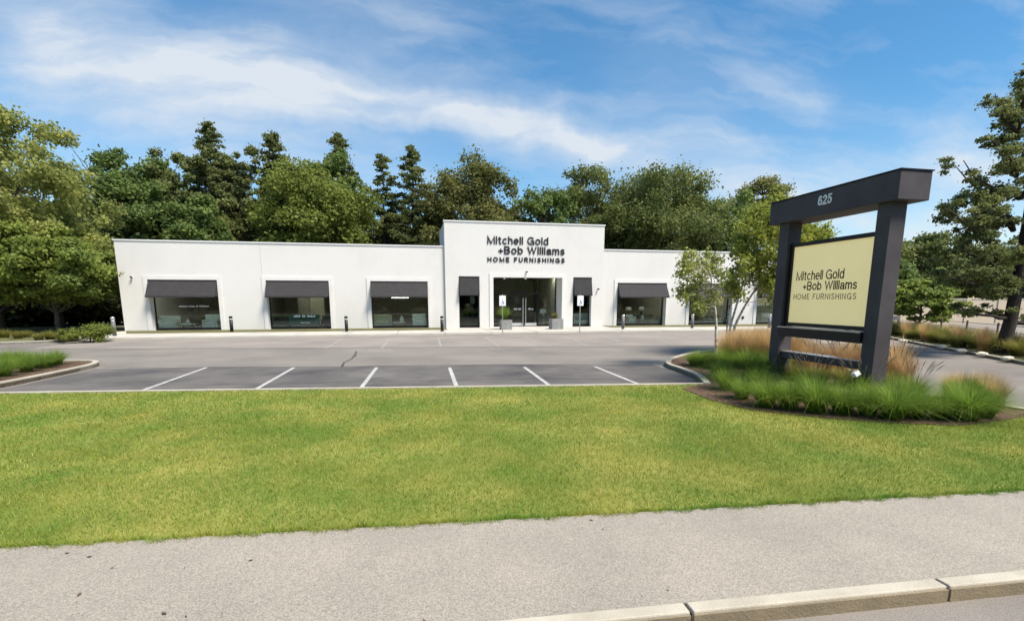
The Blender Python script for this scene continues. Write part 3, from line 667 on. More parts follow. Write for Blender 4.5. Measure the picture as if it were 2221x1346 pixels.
t = table(fx(664), D + 1.05, 2.1, .5, 1.0, 'teal_wood', 'dark teal console cabinet in the second window from the left', 'console_cabinet', 'cabinet')
MB().box(-1.02, 1.02, -.22, .22, .2, .935, .01).build('cabinet_body', 'teal_wood', t)
armchair(fx(606), D + 1.25, 1.7, 'dark_fabric', 'dark armchair left of the teal cabinet in the second window', cat='armchair')
armchair(fx(715), D + 1.25, 1.0, 'dark_fabric', 'dark armchair right of the teal cabinet in the second window')
t = thing('room_divider', 'tall pale divider panels standing behind the teal cabinet', 'divider', (fx(665), D + 4.2, ZF + .008))
MB().box(-.15, .9, -.03, .03, .1, 2.3).build('panel', 'cream_fabric', t); MB().box(-1.05, -.2, -.02, .02, .1, 2.3).build('panel', 'interior_wall', t); MB().box(-1.1, 1.0, -.05, -.031, 2.3, 2.4).build('top_rail', 'black_frame', t)
armchair(fx(828), D + 1.25, 1.5, 'cream_fabric', 'cream armchair at the left of the window nearest the entrance block')
armchair(fx(909), D + 1.15, 1.0, 'white_fabric', 'boxy white armchair at the right of the window nearest the entrance block', hb=1.0)
table(fx(866), D + 1.4, .9, .6, .38, 'white_fabric', 'low white table between cream and white armchairs')
vase(fx(872), D + 1.4, ZF + .39, 'white vase on the low table between cream and white armchairs', s=1.2)
t = thing('ceiling_lamp', 'narrow lit ceiling lamp behind the third window from the left', 'lamp', (fx(868, 647, D + 3), D + 3, 2.35))
MB().box(-.65, .65, -.1, .1, 0, .07).build('lamp_tube', 'lamp_glow', t); MB().tube([(-.4, 0, .07), (-.4, 0, 1.79)], .008, 6).build('hanging_rod', 'chrome', t)
armchair(fx(1256), D + 1.15, 1.5, 'white_fabric', 'white sofa corner behind the narrow window right of the entrance', name='sofa', cat='sofa', hb=1.0)
table(fx(1385), D + 1.9, 2.6, .5, .85, 'teal_wood', 'console table behind the window right of the entrance block', 'console_table')
lamp(fx(1363, 680, D + 1.9), D + 1.9, ZF + .86, 'table lamp at the left end of the console table', 1.1); lamp(fx(1391, 680, D + 1.9), D + 1.9, ZF + .86, 'table lamp at the right end of the console table', 1.)
armchair(fx(1363), D + 1.2, .62, 'white_fabric', 'small white chair before the console table', hb=.85, cat='chair', name='chair')
vase(fx(1387), D + 1.1, ZF + .42, 'white vase on the low bench right of the small white chair', s=1.1); table(fx(1389), D + 1.1, 1.1, .5, .41, 'interior_wall', 'low bench right of the small white chair', 'bench', 'bench')
t = table(fx(1414), D + 1.05, 1.0, .45, .62, 'interior_wall', 'low grey drawer unit behind the window right of the entrance block', 'drawer_unit', 'cabinet'); MB().box(-.48, .48, -.2, .2, .08, .558).build('drawer_front', 'interior_wall', t)
armchair(fx(1537), D + 1.15, 2.3, 'interior_wall', 'long grey sofa behind the window half hidden by the thin birch', name='sofa', cat='sofa', hb=.85)
armchair(fx(1655), D + 1.05, .6, 'white_fabric', 'small white chair in the window beside the sign post', name='chair', cat='chair', hb=.9)
t = thing('bar_stool', 'white swivel stool with chrome stem inside the entrance', 'stool', (AY(1179, 700, yd + .7).x, yd + .7, ZF + .008))
MB().lathe([(.25, 0), (.24, .03), (.04, .05), (.035, .5), (.2, .52)], 0, 0, 16).build('stem', 'white_fabric', t)
MB().box(-.26, .26, -.24, .24, .62, .76, .03).build('seat', 'dark_fabric', t); MB().box(-.27, .27, .14, .22, .95, 1.32, .03).build('backrest', 'white_fabric', t)
MB().box(-.05, .05, .16, .2, .7, .96).build('back_bar', 'chrome', t)

# ------------------------------------------------------------ street furniture
def bollard(px, py, mat, label, h=1.0, z=ZF + .03, copyof=None):
    p = G(px, py, z); q = thing('bollard_light', label, 'bollard', p, 0, 'bollard lights along the store front')
    MB().lathe([(.105, 0), (.105, h * .76)], 0, 0, 18).build('post', mat, q, None, True)
    MB().lathe([(.085, h * .76), (.085, h * .86)], 0, 0, 18).build('lens', 'letter_white', q, None, True)
    MB().lathe([(.108, h * .86), (.108, h * .97), (.09, h)], 0, 0, 18).build('cap', mat if mat == 'bollard_black' else 'stainless', q, None, False)
bollard(249, 728, 'bollard_grey', 'grey bollard light with bright cap left of the building corner', z=ZF, h=1.1)
for px, py, mt, lb in ((503, 718.5, 'bollard_black', 'black bollard light between the first and second window'), (752, 718.5, 'bollard_black', 'black bollard light between the second and third window'),
                       (959, 718, 'bollard_black', 'black bollard light beside the entrance block'), (1351, 713, 'bollard_grey', 'grey bollard light before the window right of the entrance block'),
                       (1501, 711, 'bollard_grey', 'grey bollard light beneath the thin birch'), (1668, 711, 'bollard_grey', 'grey bollard light beside the left post of the sign')):
    bollard(px, py, mt, lb)
def access_sign(px, py, label):
    p = G(px, py, ZF); t = thing('parking_sign', label, 'sign', p, 0, 'accessible parking signs before the entrance')
    MB().tube([(0, 0, 0), (0, 0, 2.42)], .028, 8).build('post', 'stainless', t)
    MB().box(-.20, .20, -.045, -.031, 1.72, 2.34, .0).build('sign_plate', 'sign_white', t)
    y = -.047     # wheelchair figure and border
    m = MB(); m.tube([(-.0, y, 2.04), (.0, y - .003, 2.04)], .026, 12); m.box(-.015, .012, y - .003, y, 1.90, 2.01); m.box(-.015, .07, y - .003, y, 1.955, 1.975); m.box(.0, .085, y - .003, y, 1.89, 1.91); m.box(.07, .09, y - .003, y, 1.83, 1.90)
    n = 16
    for k in range(n - 4):
        a = math.pi * 2 * (k + 8) / n; b = math.pi * 2 * (k + 9) / n
        m.quad(*[(-.005 + r * math.cos(q), y - .003, 1.89 + r * math.sin(q)) for r, q in ((.075, a), (.095, a), (.095, b), (.075, b))])
    m.build('wheelchair_symbol', 'sign_blue', t)
access_sign(1090, 724, 'white accessible parking sign on a steel post before the left planter')
access_sign(1257, 723, 'white accessible parking sign before the narrow right window')

# ------------------------------------------------------------ monument sign
SX = 9.2; SY0 = AX(1955, 367, SX).y; SY1 = AX(1672, 443, SX).y; bt = AX(1955, 367, SX).z; bb = AX(1945, 432, SX).z
sx2 = SX + .74
sign = thing('monument_sign', 'charcoal two-post sign frame with a pale yellow panel and white house number', 'sign', (0, 0, 0))
ZS = HW
def postbox(y0, y1, mb=None):
    m = MB(); m.box(SX + .12, PX, y0, y1, ZS - .2, bb - .002, .008); return m.build('post', 'sign_charcoal', sign)
pa0 = AX(1893, 790, SX + .12).y; pa1 = AX(1864, 790, SX + .12).y; pb0 = AX(1692, 713, SX + .12).y; pb1 = AX(1671, 725, SX + .12).y; PX = AY(1925, 790, pa0).x; print('post', PX, AY(1716, 713, pb0).x, AY(1703, 697, pb0).x, pa1 - pa0, pb1 - pb0)
postbox(pa0, pa1); postbox(pb0, pb1)
m = MB(); m.box(SX, sx2, SY0, SY1, bb, bt, .012); m.build('top_beam', 'sign_charcoal', sign)
m = MB(); m.box(SX - .02, sx2 + .02, SY0 - .02, SY1 + .02, bt + .001, bt + .025); m.build('beam_cap', 'black_frame', sign)
xp = SX + .26
zt_ = AX(1713, 538, xp).z; zb_ = AX(1703, 698, xp).z; y0_, y1_ = pa1 + .003, pb0 - .003
m = MB(); F = .09
m.box(xp - .05, xp + .045, y0_, y1_, zt_, zt_ + F); m.box(xp - .05, xp + .045, y0_, y1_, zb_ - F, zb_)
m.box(xp - .05, xp + .045, y1_ - F, y1_ - .001, zb_ + .001, zt_ - .001); m.box(xp - .05, xp + .045, y0_, y0_ + .03, zb_ + .001, zt_ - .001); m.build('panel_frame', 'black_frame', sign)
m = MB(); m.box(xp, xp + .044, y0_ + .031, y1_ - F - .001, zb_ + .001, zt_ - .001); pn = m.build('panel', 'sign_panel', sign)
zr = AX(1712, 706, xp).z
m = MB(); m.box(SX + .06, xp + .045, y0_, pb0 - .003, zr - .26, zr - .04, .004); m.build('lower_rail', 'black_frame', sign)
m = MB(); m.box(SX + .05, xp + .06, y0_, pb0 + .03, zr - .038, zr - .015); m.build('rail_flashing', 'stainless', sign)
zl = AX(1868, 784, xp).z
m = MB(); m.box(xp - .06, xp + .2, y0_, pb0 - .003, zl - .16, zl, .004); m.build('bottom_rail', 'sign_charcoal', sign)
m = MB(); m.box(xp - .07, xp + .21, AX(1800, 780, xp).y, pb0 - .003, zl + .001, zl + .012); m.build('rail_flashing', 'stainless', sign)
def panelline(body, pl, pr, ptop, sw=.15, gap=.10):
    x = xp - .002; a, b, c = AX(*pl, x), AX(*pr, x), AX(*ptop, x); z = (a.z + b.z) / 2; a.z = b.z = z; c = Vector((x, a.y, c.z))
    letters(body, 'letter_dark', pn, a, b, c, .003, sw, gap, one='lettering')
panelline('Mitchell Gold', (1727, 609), (1830, 604), (1727, 589))
panelline('+Bob Williams', (1741, 629), (1858, 627.5), (1741, 611))
panelline('HOME FURNISHINGS', (1721, 648.5), (1856, 650), (1721, 637), .125, .31)
x = SX - .003; a = AX(1774, 447.5, x); b = AX(1804, 440.5, x); c = AX(1774, 425.5, x); b.z = a.z; c = Vector((x, a.y, c.z)); letters('625', 'letter_white', sign, a, b, c, .012, .23, .09, name='house_number')
# floodlight at the foot of the sign
p = AX(1856, 806, 9.0); t = thing('floodlight', 'small white floodlight on a stake at the foot of the right sign post', 'floodlight', (p.x, p.y, ZS))
MB().tube([(0, 0, 0), (0, 0, p.z - .2)], .02, 8).build('stake', 'bollard_black', t)
o = MB().box(-.065, .065, -.06, .06, -.06, .04, .015).build('lamp_head', 'cap_metal', t, (0, 0, p.z - .14)); o.rotation_euler = (R(-20), R(-30), 0)

# ------------------------------------------------------------ vegetation
def leaf_quads(cen, rad, n, size, rg, flat=.75, droop=0., out=.6, shell=.55):
    """cen (k,3), rad (k,), n leaves over all clumps"""
    cen = np.asarray(cen); rad = np.asarray(rad); w = rad ** 2; idx = rg.choice(len(cen), n, p=w / w.sum())
    d = rg.normal(size=(n, 3)); d /= np.linalg.norm(d, axis=1)[:, None]
    r = rad[idx] * (shell * .6 + (1 - shell * .6) * rg.random(n) ** .8) * (1 + .40 * np.abs(rg.normal(size=n)) * (rg.random(n) < .45)); pos = cen[idx] + d * r[:, None] * np.array([1, 1, flat])
    nn = d * out + rg.normal(size=(n, 3)) * .55 + np.array([0, 0, .35]); nn /= np.linalg.norm(nn, axis=1)[:, None]
    a = np.cross(nn, rg.normal(size=(n, 3))); a /= np.linalg.norm(a, axis=1)[:, None]; b = np.cross(nn, a)
    if droop: b = b + np.array([0, 0, -droop]); b /= np.linalg.norm(b, axis=1)[:, None]
    s = size * (.6 + .8 * rg.random(n)); a = a * s[:, None] * .5; b = b * s[:, None] * .62
    V = np.stack([pos - b, pos - a * .8 + b * .1, pos + b, pos + a + b * .05], 1).reshape(-1, 3)
    F = np.arange(n * 4).reshape(n, 4); rnd = np.repeat(np.clip(.5 + .22 * rg.normal(size=n) + .12 * np.sin(idx * 1.7), 0, 1), 4)
    return V, F, rnd
def limb_mesh(segs, name, mat, parent):
    m = MB()
    for pts, r in segs: m.tube(pts, r, 7 if r[0] > .05 else 4, cap=False)
    return m.build(name, mat, parent, None, True)
def wob(rng, a, b, n, k):
    a = Vector(a); b = Vector(b); return [a.lerp(b, i / n) + (Vector((rng.uniform(-1, 1), rng.uniform(-1, 1), rng.uniform(-.5, .5))) * k * (b - a).length * (0 < i < n)) for i in range(n + 1)]
def broadleaf(seed, h, z0, rx, n, size, leaf, bark='bark', clumps=105, rfac=(.14, .28), trunk=.25, lean=(0, 0), flat=.75, droop=0., top=1., shell=.55, tall=1., spread=(.35, 1.0)):
    """crown and trunk meshes in local space, origin at the trunk foot"""
    rg = np.random.default_rng(seed); rn = random.Random(seed); zc = (h + z0) / 2; rz = (h - z0) / 2
    cen = []; rad = []
    for _ in range(clumps):
        d = rg.normal(size=3); d /= np.linalg.norm(d); f = rg.uniform(*spread) ** .6
        th = math.atan2(d[1], d[0]); lump = 1 + .10 * math.sin(3 * th + seed) + .08 * math.sin(5 * d[2] * 2 + 2 * th + seed * 2)
        r = rg.uniform(*rfac) * rx; e = max(.2, f * lump * 1.08 - r / rx * .45)
        wz = 1. if d[2] > 0 else .9
        cen.append((d[0] * rx * e + lean[0] * (d[2] + 1) * .5, d[1] * rx * e + lean[1] * (d[2] + 1) * .5, zc + d[2] * rz * min(e, 1.) * wz)); rad.append(r)
    cen = np.array(cen); rad = np.array(rad); cen[:, 2] = np.minimum(cen[:, 2], h - rad * flat * .9)
    segs = [([Vector(p) for p in wob(rn, (0, 0, -.1), (lean[0] * .4, lean[1] * .4, zc), 6, .015)], [trunk * (1 - .6 * i / 6) for i in range(7)])]
    tp = segs[0][0]
    for i in range(0, len(cen), 2):
        c = cen[i]; zz = max(min(c[2] - .25 * rz, zc), z0 * .7); k = min(6, max(1, int(6 * zz / zc))); s = tp[k]
        segs.append((wob(rn, s, c, 4, .06), [trunk * .30, trunk * .22, trunk * .14, trunk * .08, .012]))
    V, F, q = leaf_quads(cen, rad, n, size, rg, flat, droop, shell=shell)
    return dict(leaf=npmesh('crown', V, F, q), leafmat=leaf, segs=segs, bark=bark)
def pine(seed, h, z0, r, n, leaf='needle', bark='bark_dark', trunk=.28, sparse=.0, upturn=.12, tuft=.42, shape=.75, size=.30, whorl=.55):
    rg = np.random.default_rng(seed); rn = random.Random(seed); cen = []; rad = []; segs = [(wob(rn, (0, 0, -.1), (0, 0, h * .985), 8, .006), [trunk * (1 - .92 * i / 8) for i in range(9)])]
    z = z0
    while z < h - .3:
        t = (z - z0) / (h - z0); Lb = r * (1 - t) ** shape * (.9 if t > .1 else .75) + .35
        for k in range(1):
            if rn.random() < sparse: continue
            an = rn.uniform(0, 2 * math.pi); l = Lb * rn.uniform(.4, 1.2); up = upturn * l + rn.uniform(-.1, .15) * l * .5
            a = Vector((0, 0, z)); b = Vector((math.cos(an) * l, math.sin(an) * l, z + up)); pts = wob(rn, a, b, 4, .03); segs.append((pts, [trunk * .18, trunk * .13, trunk * .09, .02, .01]))
            for j in range(max(2, int(l / tuft * 1.15))):
                f = rn.uniform(.3, 1.03); p = a.lerp(b, f); s = (l * .16) * (1.2 - f * .5) + .05
                cen.append((p.x + rn.uniform(-s, s), p.y + rn.uniform(-s, s), p.z + rn.uniform(-.05, .18))); rad.append(tuft * rn.uniform(.6, 1.15))
        z += whorl * rn.uniform(.1, .36)
    cen.append((0, 0, h - .1)); rad.append(tuft * .5)
    V, F, q = leaf_quads(cen, rad, n, size, rg, .42, out=.3, shell=.2)
    # thin the cards to needle sprays
    return dict(leaf=npmesh('crown', V, F, q), leafmat=leaf, segs=segs, bark=bark)
def plant_tree(spec, loc, label, cat='tree', name='tree', rz=0, sc=1., group=None, scz=None):
    t = thing(name, label, cat, loc, rz, group); t.scale = (sc, sc, scz or sc)
    link('crown', spec['leaf'], spec['leafmat'], t) if not spec['leaf'].materials else link('crown', spec['leaf'], None, t)
    limb_mesh(spec['segs'], 'trunk', spec['bark'], t); return t
def zat(px, py, Y): return AY(px, py, Y).z
def bgtree(kind, px, pytop, halfw, Y, label, seed, leaf, n=12000, pybot=560, name='tree', **k):
    """tree whose crown spans px +/- halfw with its top at pytop, standing at distance Y"""
    p = AY(px, pytop, Y); h = p.z; r = (AY(px + halfw, pytop, Y) - AY(px - halfw, pytop, Y)).length / 2; z0 = max(1.2, AY(px, pybot, Y).z)
    if kind == 'b': s = broadleaf(seed, h, z0, r, int(n * 2.2), k.pop('size', .33) * .78, leaf, trunk=k.pop('trunk', .28), **k)
    else: s = pine(seed, h, z0, r * 1.1, int(n * 2.2), leaf, **{**k, 'tuft': k['tuft'] * .66, 'whorl': k['whorl'] * .55, 'size': k['size'] * .58})
    return plant_tree(s, (p.x, Y, 0), label, name=name)
WD = 62.
bgtree('b', 280, 322, 108, WD, 'dense green tree behind the left corner of the store', 11, 'leaf_green', 17000, 640, clumps=110)
bgtree('b', 215, 362, 55, WD - 3, 'grey-green tree between the big left tree and the store', 12, 'leaf_green', 8000, 680)
bgtree('b', 455, 300, 82, WD, 'tall ragged pine with the highest crown behind the left wing', 13, 'needle', 16000, 600, name='pine_tree', clumps=120, rfac=(.10, .20), size=.28, tall=1)
bgtree('p', 448, 268, 55, WD + 1, 'ragged pine tip rising above the highest crown', 113, 'needle', 6000, 500, name='pine_tree', tuft=.9, size=.36, whorl=.8, shape=.6)
bgtree('b', 368, 330, 88, WD + 3, 'broad pine just left of the highest crown', 14, 'needle', 12000, 640, name='pine_tree', clumps=100, rfac=(.10, .20), size=.28)
bgtree('p', 588, 285, 85, WD + 2, 'pointed pine right of the highest crown', 15, 'needle', 14000, 600, name='pine_tree', tuft=.85, size=.36, whorl=.7, shape=.8)
bgtree('b', 672, 350, 128, WD - 3, 'large rounded yellow-green oak behind the left wing', 16, 'leaf_yellowgreen', 22000, 590, clumps=130, name='oak_tree')
bgtree('b', 722, 318, 72, WD + 4, 'dark round tree rising behind the yellow-green oak', 17, 'leaf_green', 9000, 560)
bgtree('p', 733, 288, 70, WD + 6, 'ragged pine tip sticking up above the rounded oak', 18, 'needle', 9000, 560, name='pine_tree', tuft=.8, size=.36, whorl=.9)
bgtree('p', 828, 333, 66, WD + 1, 'thin see-through pine with bare trunk left of the entrance block', 19, 'needle', 7500, 560, name='pine_tree', tuft=.75, size=.34, whorl=1.0, sparse=.15)
bgtree('p', 892, 316, 82, WD, 'pine with layered branches next to the see-through pine', 20, 'needle', 12000, 640, name='pine_tree', tuft=.8, size=.36, whorl=.9)
bgtree('b', 1020, 330, 108, WD, 'olive oak rising directly behind the entrance block', 21, 'leaf_olive', 17000, 620, clumps=110, name='oak_tree')
bgtree('b', 935, 400, 50, WD + 3, 'smaller olive tree left of the entrance block', 22, 'leaf_olive', 6000, 620)
bgtree('b', 1190, 388, 68, WD - 2, 'fresh green tree right of the gap in the treetops', 23, 'leaf_green', 8000, 620)
bgtree('b', 1270, 355, 92, WD + 1, 'olive tree with wispy top above the right end of the entrance block', 24, 'leaf_oak', 12500, 620)
bgtree('b', 1440, 349, 130, WD - 1, 'widest oak with a broad flat crown behind the right wing', 25, 'leaf_oak', 24000, 620, clumps=140, name='oak_tree')
bgtree('b', 1585, 418, 72, WD - 2, 'dark green tree at the right foot of the widest oak', 26, 'leaf_green', 10000, 620)
bgtree('b', 1660, 377, 52, WD + 4, 'thin brownish open-crowned tree rising left of the sign beam', 27, 'leaf_olive', 2600, 470, shell=.3)
bgtree('b', 1118, 436, 42, WD + 2, 'low olive tree filling the gap in the treetops', 28, 'leaf_olive', 4500, 620)
bgtree('b', 1330, 440, 60, WD + 4, 'dark tree low between the wispy and the widest oak', 29, 'leaf_green', 5000, 640)
bgtree('b', 525, 312, 70, WD + 1, 'pine leaning on the right shoulder of the highest crown', 30, 'needle', 10000, 640, name='pine_tree', clumps=90, rfac=(.10, .22), size=.28)
bgtree('b', 325, 362, 90, WD + 5, 'green tree filling the wood between the dense tree and the highest pine', 31, 'leaf_green', 9000, 640)
bgtree('b', 525, 400, 85, WD + 6, 'dull green tree low between the two pointed pines', 32, 'leaf_oak', 9000, 640)
bgtree('b', 430, 420, 80, WD - 4, 'dense broadleaf tree below the highest pine', 33, 'leaf_green', 10000, 640)
bgtree('b', 795, 420, 45, WD + 8, 'dark tree seen low behind the see-through pine', 34, 'leaf_oak', 3500, 640)
bgtree('b', 860, 440, 60, WD + 7, 'dull green tree low between the see-through and slender pines', 35, 'leaf_olive', 5000, 640)
bgtree('b', 1390, 400, 70, WD + 6, 'dark oak filling in behind the widest oak', 36, 'leaf_oak', 6000, 640, name='oak_tree')
# bare twiggy tree
def bare_tree(px, pytop, Y, label):
    p = AY(px, pytop, Y); rn = random.Random(5); segs = [(wob(rn, (0, 0, 0), (0, 0, p.z * .85), 5, .02), [.16, .13, .1, .08, .06, .03])]
    for i in range(46):
        z = rn.uniform(.45, .9) * p.z; an = rn.uniform(0, 6.28); l = rn.uniform(1., 2.6); a = Vector((0, 0, z)); b = a + Vector((math.cos(an) * l * .55, math.sin(an) * l * .55, l)); segs.append((wob(rn, a, b, 3, .06), [.05, .035, .025, .015]))
    t = thing('bare_tree', label, 'tree', (p.x, Y, 0)); limb_mesh(segs, 'branches', 'bark', t)
bare_tree(188, 325, WD + 2, 'bare twiggy treetop between the big left tree and the wood')
far_ = bpy.data.objects['tree']
for i, (X_, Y_q) in enumerate(((84, 40), (96, 48), (92, 28), (100, 36), (96, 14), (-44, 58), (-56, 52), (-68, 44), (-74, 32), (-50, 66))):
    c = copy_tree(far_); c.location = (X_, Y_q, 0); c.rotation_euler = (0, 0, i * 2.1); c['label'] = 'distant dense green tree beyond the edge of the photo'; c['group'] = 'distant trees outside the picture'
# left foreground trees
s = broadleaf(41, zat(20, 226, 40), 1.4, 6.6, 85000, .18, 'leaf_left', clumps=240, rfac=(.09, .18), trunk=.3, spread=(.4, 1.1))
plant_tree(s, (AY(20, 700, 40).x - .6, 40, 0), 'tall yellow-green tree at the left edge of the photo', rz=.7)
s = broadleaf(42, zat(145, 480, 36), 1.7, 3.9, 60000, .165, 'leaf_maple', clumps=120, rfac=(.12, .22), trunk=.15, flat=.5, droop=.3)
plant_tree(s, tuple(G(128, 721, .1))[:2] + (0,), 'small broad green maple on the bed left of the store', name='maple_tree')
bgtree('b', 90, 430, 85, 42, 'mid-green tree between the tall left tree and the maple', 43, 'leaf_maple', 17000, 690, clumps=90, size=.32)
bgtree('b', -60, 480, 90, 36, 'green tree cut by the left edge of the photo', 44, 'leaf_maple', 12000, 665, size=.3)
# shaded understory shrubs
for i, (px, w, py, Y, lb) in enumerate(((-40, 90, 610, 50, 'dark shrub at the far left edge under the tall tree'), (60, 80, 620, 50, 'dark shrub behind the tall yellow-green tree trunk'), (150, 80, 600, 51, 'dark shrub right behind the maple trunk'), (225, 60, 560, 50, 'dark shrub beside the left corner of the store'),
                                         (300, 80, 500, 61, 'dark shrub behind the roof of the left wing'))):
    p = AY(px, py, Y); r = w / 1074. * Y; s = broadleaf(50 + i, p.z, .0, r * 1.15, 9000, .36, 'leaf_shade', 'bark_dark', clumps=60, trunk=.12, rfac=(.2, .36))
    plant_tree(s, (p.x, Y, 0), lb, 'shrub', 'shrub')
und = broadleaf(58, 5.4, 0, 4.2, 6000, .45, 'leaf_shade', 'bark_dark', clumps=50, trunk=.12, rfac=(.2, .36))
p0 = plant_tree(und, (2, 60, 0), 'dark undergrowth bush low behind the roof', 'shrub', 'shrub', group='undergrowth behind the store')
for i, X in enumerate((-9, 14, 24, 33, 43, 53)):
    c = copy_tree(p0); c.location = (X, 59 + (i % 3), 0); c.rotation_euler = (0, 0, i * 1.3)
# right side
bgtree('b', 2005, 506, 62, 48, 'rounded dark tree right of the sign post', 61, 'leaf_oak', 9000, 655, size=.34)
bgtree('b', 2095, 535, 60, 50, 'dark tree behind the left branches of the big pine', 62, 'leaf_oak', 8000, 655, size=.34)
bgtree('b', 2190, 560, 70, 50, 'dark tree behind the trunk of the big pine', 63, 'leaf_oak', 8000, 655, size=.34)
bgtree('b', 1945, 560, 45, 44, 'grey-green shrubby tree hugging the right sign post', 64, 'leaf_green', 6000, 700, size=.3)
bgtree('b', 2290, 520, 90, 46, 'dark tree beyond the right edge of the photo', 65, 'leaf_oak', 7000, 655, size=.36)
Yc = G(1985, 728, .1).y; s = broadleaf(66, zat(1985, 578, Yc), .5, 1.95, 9000, .19, 'leaf_maple', trunk=.09, clumps=60, flat=.35)
plant_tree(s, tuple(G(1990, 726, .1))[:2] + (0,), 'small bright green conifer-like tree on the verge beside the sign')
# big pine at right
bp = G(2168, 766, .1)
def big_pine():
    rn = random.Random(9); rg = np.random.default_rng(9); h = 11.2; segs = [(wob(rn, (0, 0, -.1), (.5, 0, h), 8, .008), [.24, .22, .20, .19, .16, .13, .10, .06, .03])]; cen = []; rad = []
    specs = []
    sy = bp.y
    def pt(px, py, dy=0.): q = AY(px, py, sy + dy); return Vector((q.x - bp.x, dy, q.z))
    for (x0_, y0p, x1_, y1p, k, w) in [(2195, 640, 2040, 585, 12, .42), (2195, 560, 2035, 460, 13, .40), (2198, 500, 2080, 352, 8, .34), (2200, 420, 2110, 440, 12, .42), (2205, 330, 2145, 290, 8, .38), (2205, 300, 2170, 215, 7, .36),
                                  (2190, 620, 2100, 540, 10, .40), (2200, 650, 2260, 600, 8, .45), (2205, 550, 2290, 480, 10, .45), (2210, 430, 2290, 380, 10, .45), (2210, 330, 2290, 280, 8, .4), (2212, 250, 2212, 190, 8, .42), (2205, 600, 2150, 630, 12, .45),
                                  (2195, 690, 2080, 660, 6, .34), (2200, 700, 2280, 690, 8, .36), (2203, 480, 2140, 470, 10, .42), (2205, 380, 2180, 350, 10, .42), (2205, 640, 2120, 600, 10, .44), (2208, 300, 2225, 250, 8, .4), (2206, 560, 2180, 560, 10, .44)]:
        for dy in (-1.0, .6, 1.6) if k > 9 else (-.6, .8):
            a = pt(x0_, y0p); b = pt(x1_ + rn.uniform(-12, 12), y1p + rn.uniform(-14, 14), dy); segs.append((wob(rn, a, b, 5, .05), [.09, .07, .055, .04, .025, .012]))
            for j in range(int(k * .85)):
                f = rn.uniform(.35, 1.02); q = a.lerp(b, f); cen.append((q.x + rn.uniform(-.45, .45), q.y + rn.uniform(-.5, .5), q.z + rn.uniform(-.15, .3))); rad.append(w * rn.uniform(.3, .85))
    V, F, q = leaf_quads(cen, rad, 80000, .075, rg, .55, out=.2, shell=.0)
    return dict(leaf=npmesh('crown', V, F, q), leafmat='needle', segs=segs, bark='bark_dark')
plant_tree(big_pine(), (bp.x, bp.y, 0), 'big open-branched pine with dark trunk at the right edge', name='pine_tree')
# thin birch and multi-stemmed birch
def birch(base, stems, clump_px, n, leaf, label, size=.13, name='birch_tree', r=(.25, .5), yj=.6):
    rn = random.Random(len(clump_px)); rg = np.random.default_rng(3); segs = []; cen = []; rad = []
    for st in stems:
        pts = [Vector(((q := AY(px, py, base.y + dy)).x - base.x, dy, q.z)) for px, py, dy in st[0]]; k = len(pts); P2 = smooth3(pts); segs.append((P2, [st[1] * (1 - .75 * i / (len(P2) - 1)) for i in range(len(P2))]))
    allp = [p for s in segs for p in s[0]]
    for px, py, rp, cnt in clump_px:
        for _ in range(cnt):
            a = rn.uniform(0, 6.28); f = math.sqrt(rn.random()); dy = rn.uniform(-yj, yj); q = AY(px + rp * f * math.cos(a), py + rp * f * math.sin(a), base.y + dy); c = Vector((q.x - base.x, dy, q.z)); cen.append(tuple(c)); rad.append(rn.uniform(*r))
            if rn.random() < .6:
                s = min(allp, key=lambda p: (p - c).length + (2 if p.z > c.z else 0)); segs.append((wob(rn, s, c, 3, .06), [.016, .012, .008, .004]))
    V, F, q = leaf_quads(cen, rad, n, size, rg, .9, droop=.5, out=.3, shell=.1)
    return plant_tree(dict(leaf=npmesh('crown', V, F, q), leafmat=leaf, segs=segs, bark='birch_bark'), (base.x, base.y, 0), label, name=name)
def smooth3(pts, n=4):
    out = []
    for i in range(len(pts) - 1):
        p0, p1, p2, p3 = pts[max(i - 1, 0)], pts[i], pts[i + 1], pts[min(i + 2, len(pts) - 1)]
        for k in range(n):
            t = k / n; out.append(.5 * ((2 * p1) + (p2 - p0) * t + (2 * p0 - 5 * p1 + 4 * p2 - p3) * t * t + (3 * p1 - p0 - 3 * p2 + p3) * t ** 3))
    return out + [pts[-1]]
b1 = G(1554, 787, .1)
birch(b1, [([(1554, 800, 0), (1553, 740, 0), (1553, 690, 0), (1547, 640, 0), (1540, 590, 0), (1528, 552, 0)], .055)],
      [(1495, 565, 22, 10), (1530, 560, 25, 12), (1500, 600, 28, 12), (1540, 600, 26, 9), (1490, 640, 16, 6), (1520, 645, 26, 8), (1515, 668, 15, 4), (1560, 590, 16, 3), (1548, 640, 10, 3)], 4000, 'leaf_birch', 'thin birch with a sparse crown left of the sign', .075, r=(.14, .30))
b2 = G(1584, 766, .1)
birch(b2, [([(1580, 780, 0), (1582, 720, 0), (1595, 670, .1), (1610, 620, .2), (1628, 575, .2), (1645, 520, .1)], .06),
           ([(1584, 780, 0), (1590, 720, -.1), (1612, 670, -.2), (1645, 618, -.2), (1680, 575, 0), (1700, 520, .1)], .065),
           ([(1578, 780, .1), (1577, 700, .3), (1588, 640, .5), (1598, 590, .6), (1600, 540, .6)], .045)],
      [(1640, 520, 55, 34), (1690, 500, 55, 36), (1720, 545, 60, 26), (1650, 480, 36, 18), (1740, 520, 55, 26), (1620, 560, 30, 14), (1660, 590, 40, 18), (1600, 605, 22, 10), (1700, 470, 45, 18), (1780, 530, 25, 12), (1675, 625, 30, 8), (1595, 630, 14, 5)], 19000, 'leaf_bright', 'bright yellow-green birch with several leaning stems behind the sign', .10, r=(.25, .5), yj=1.4)

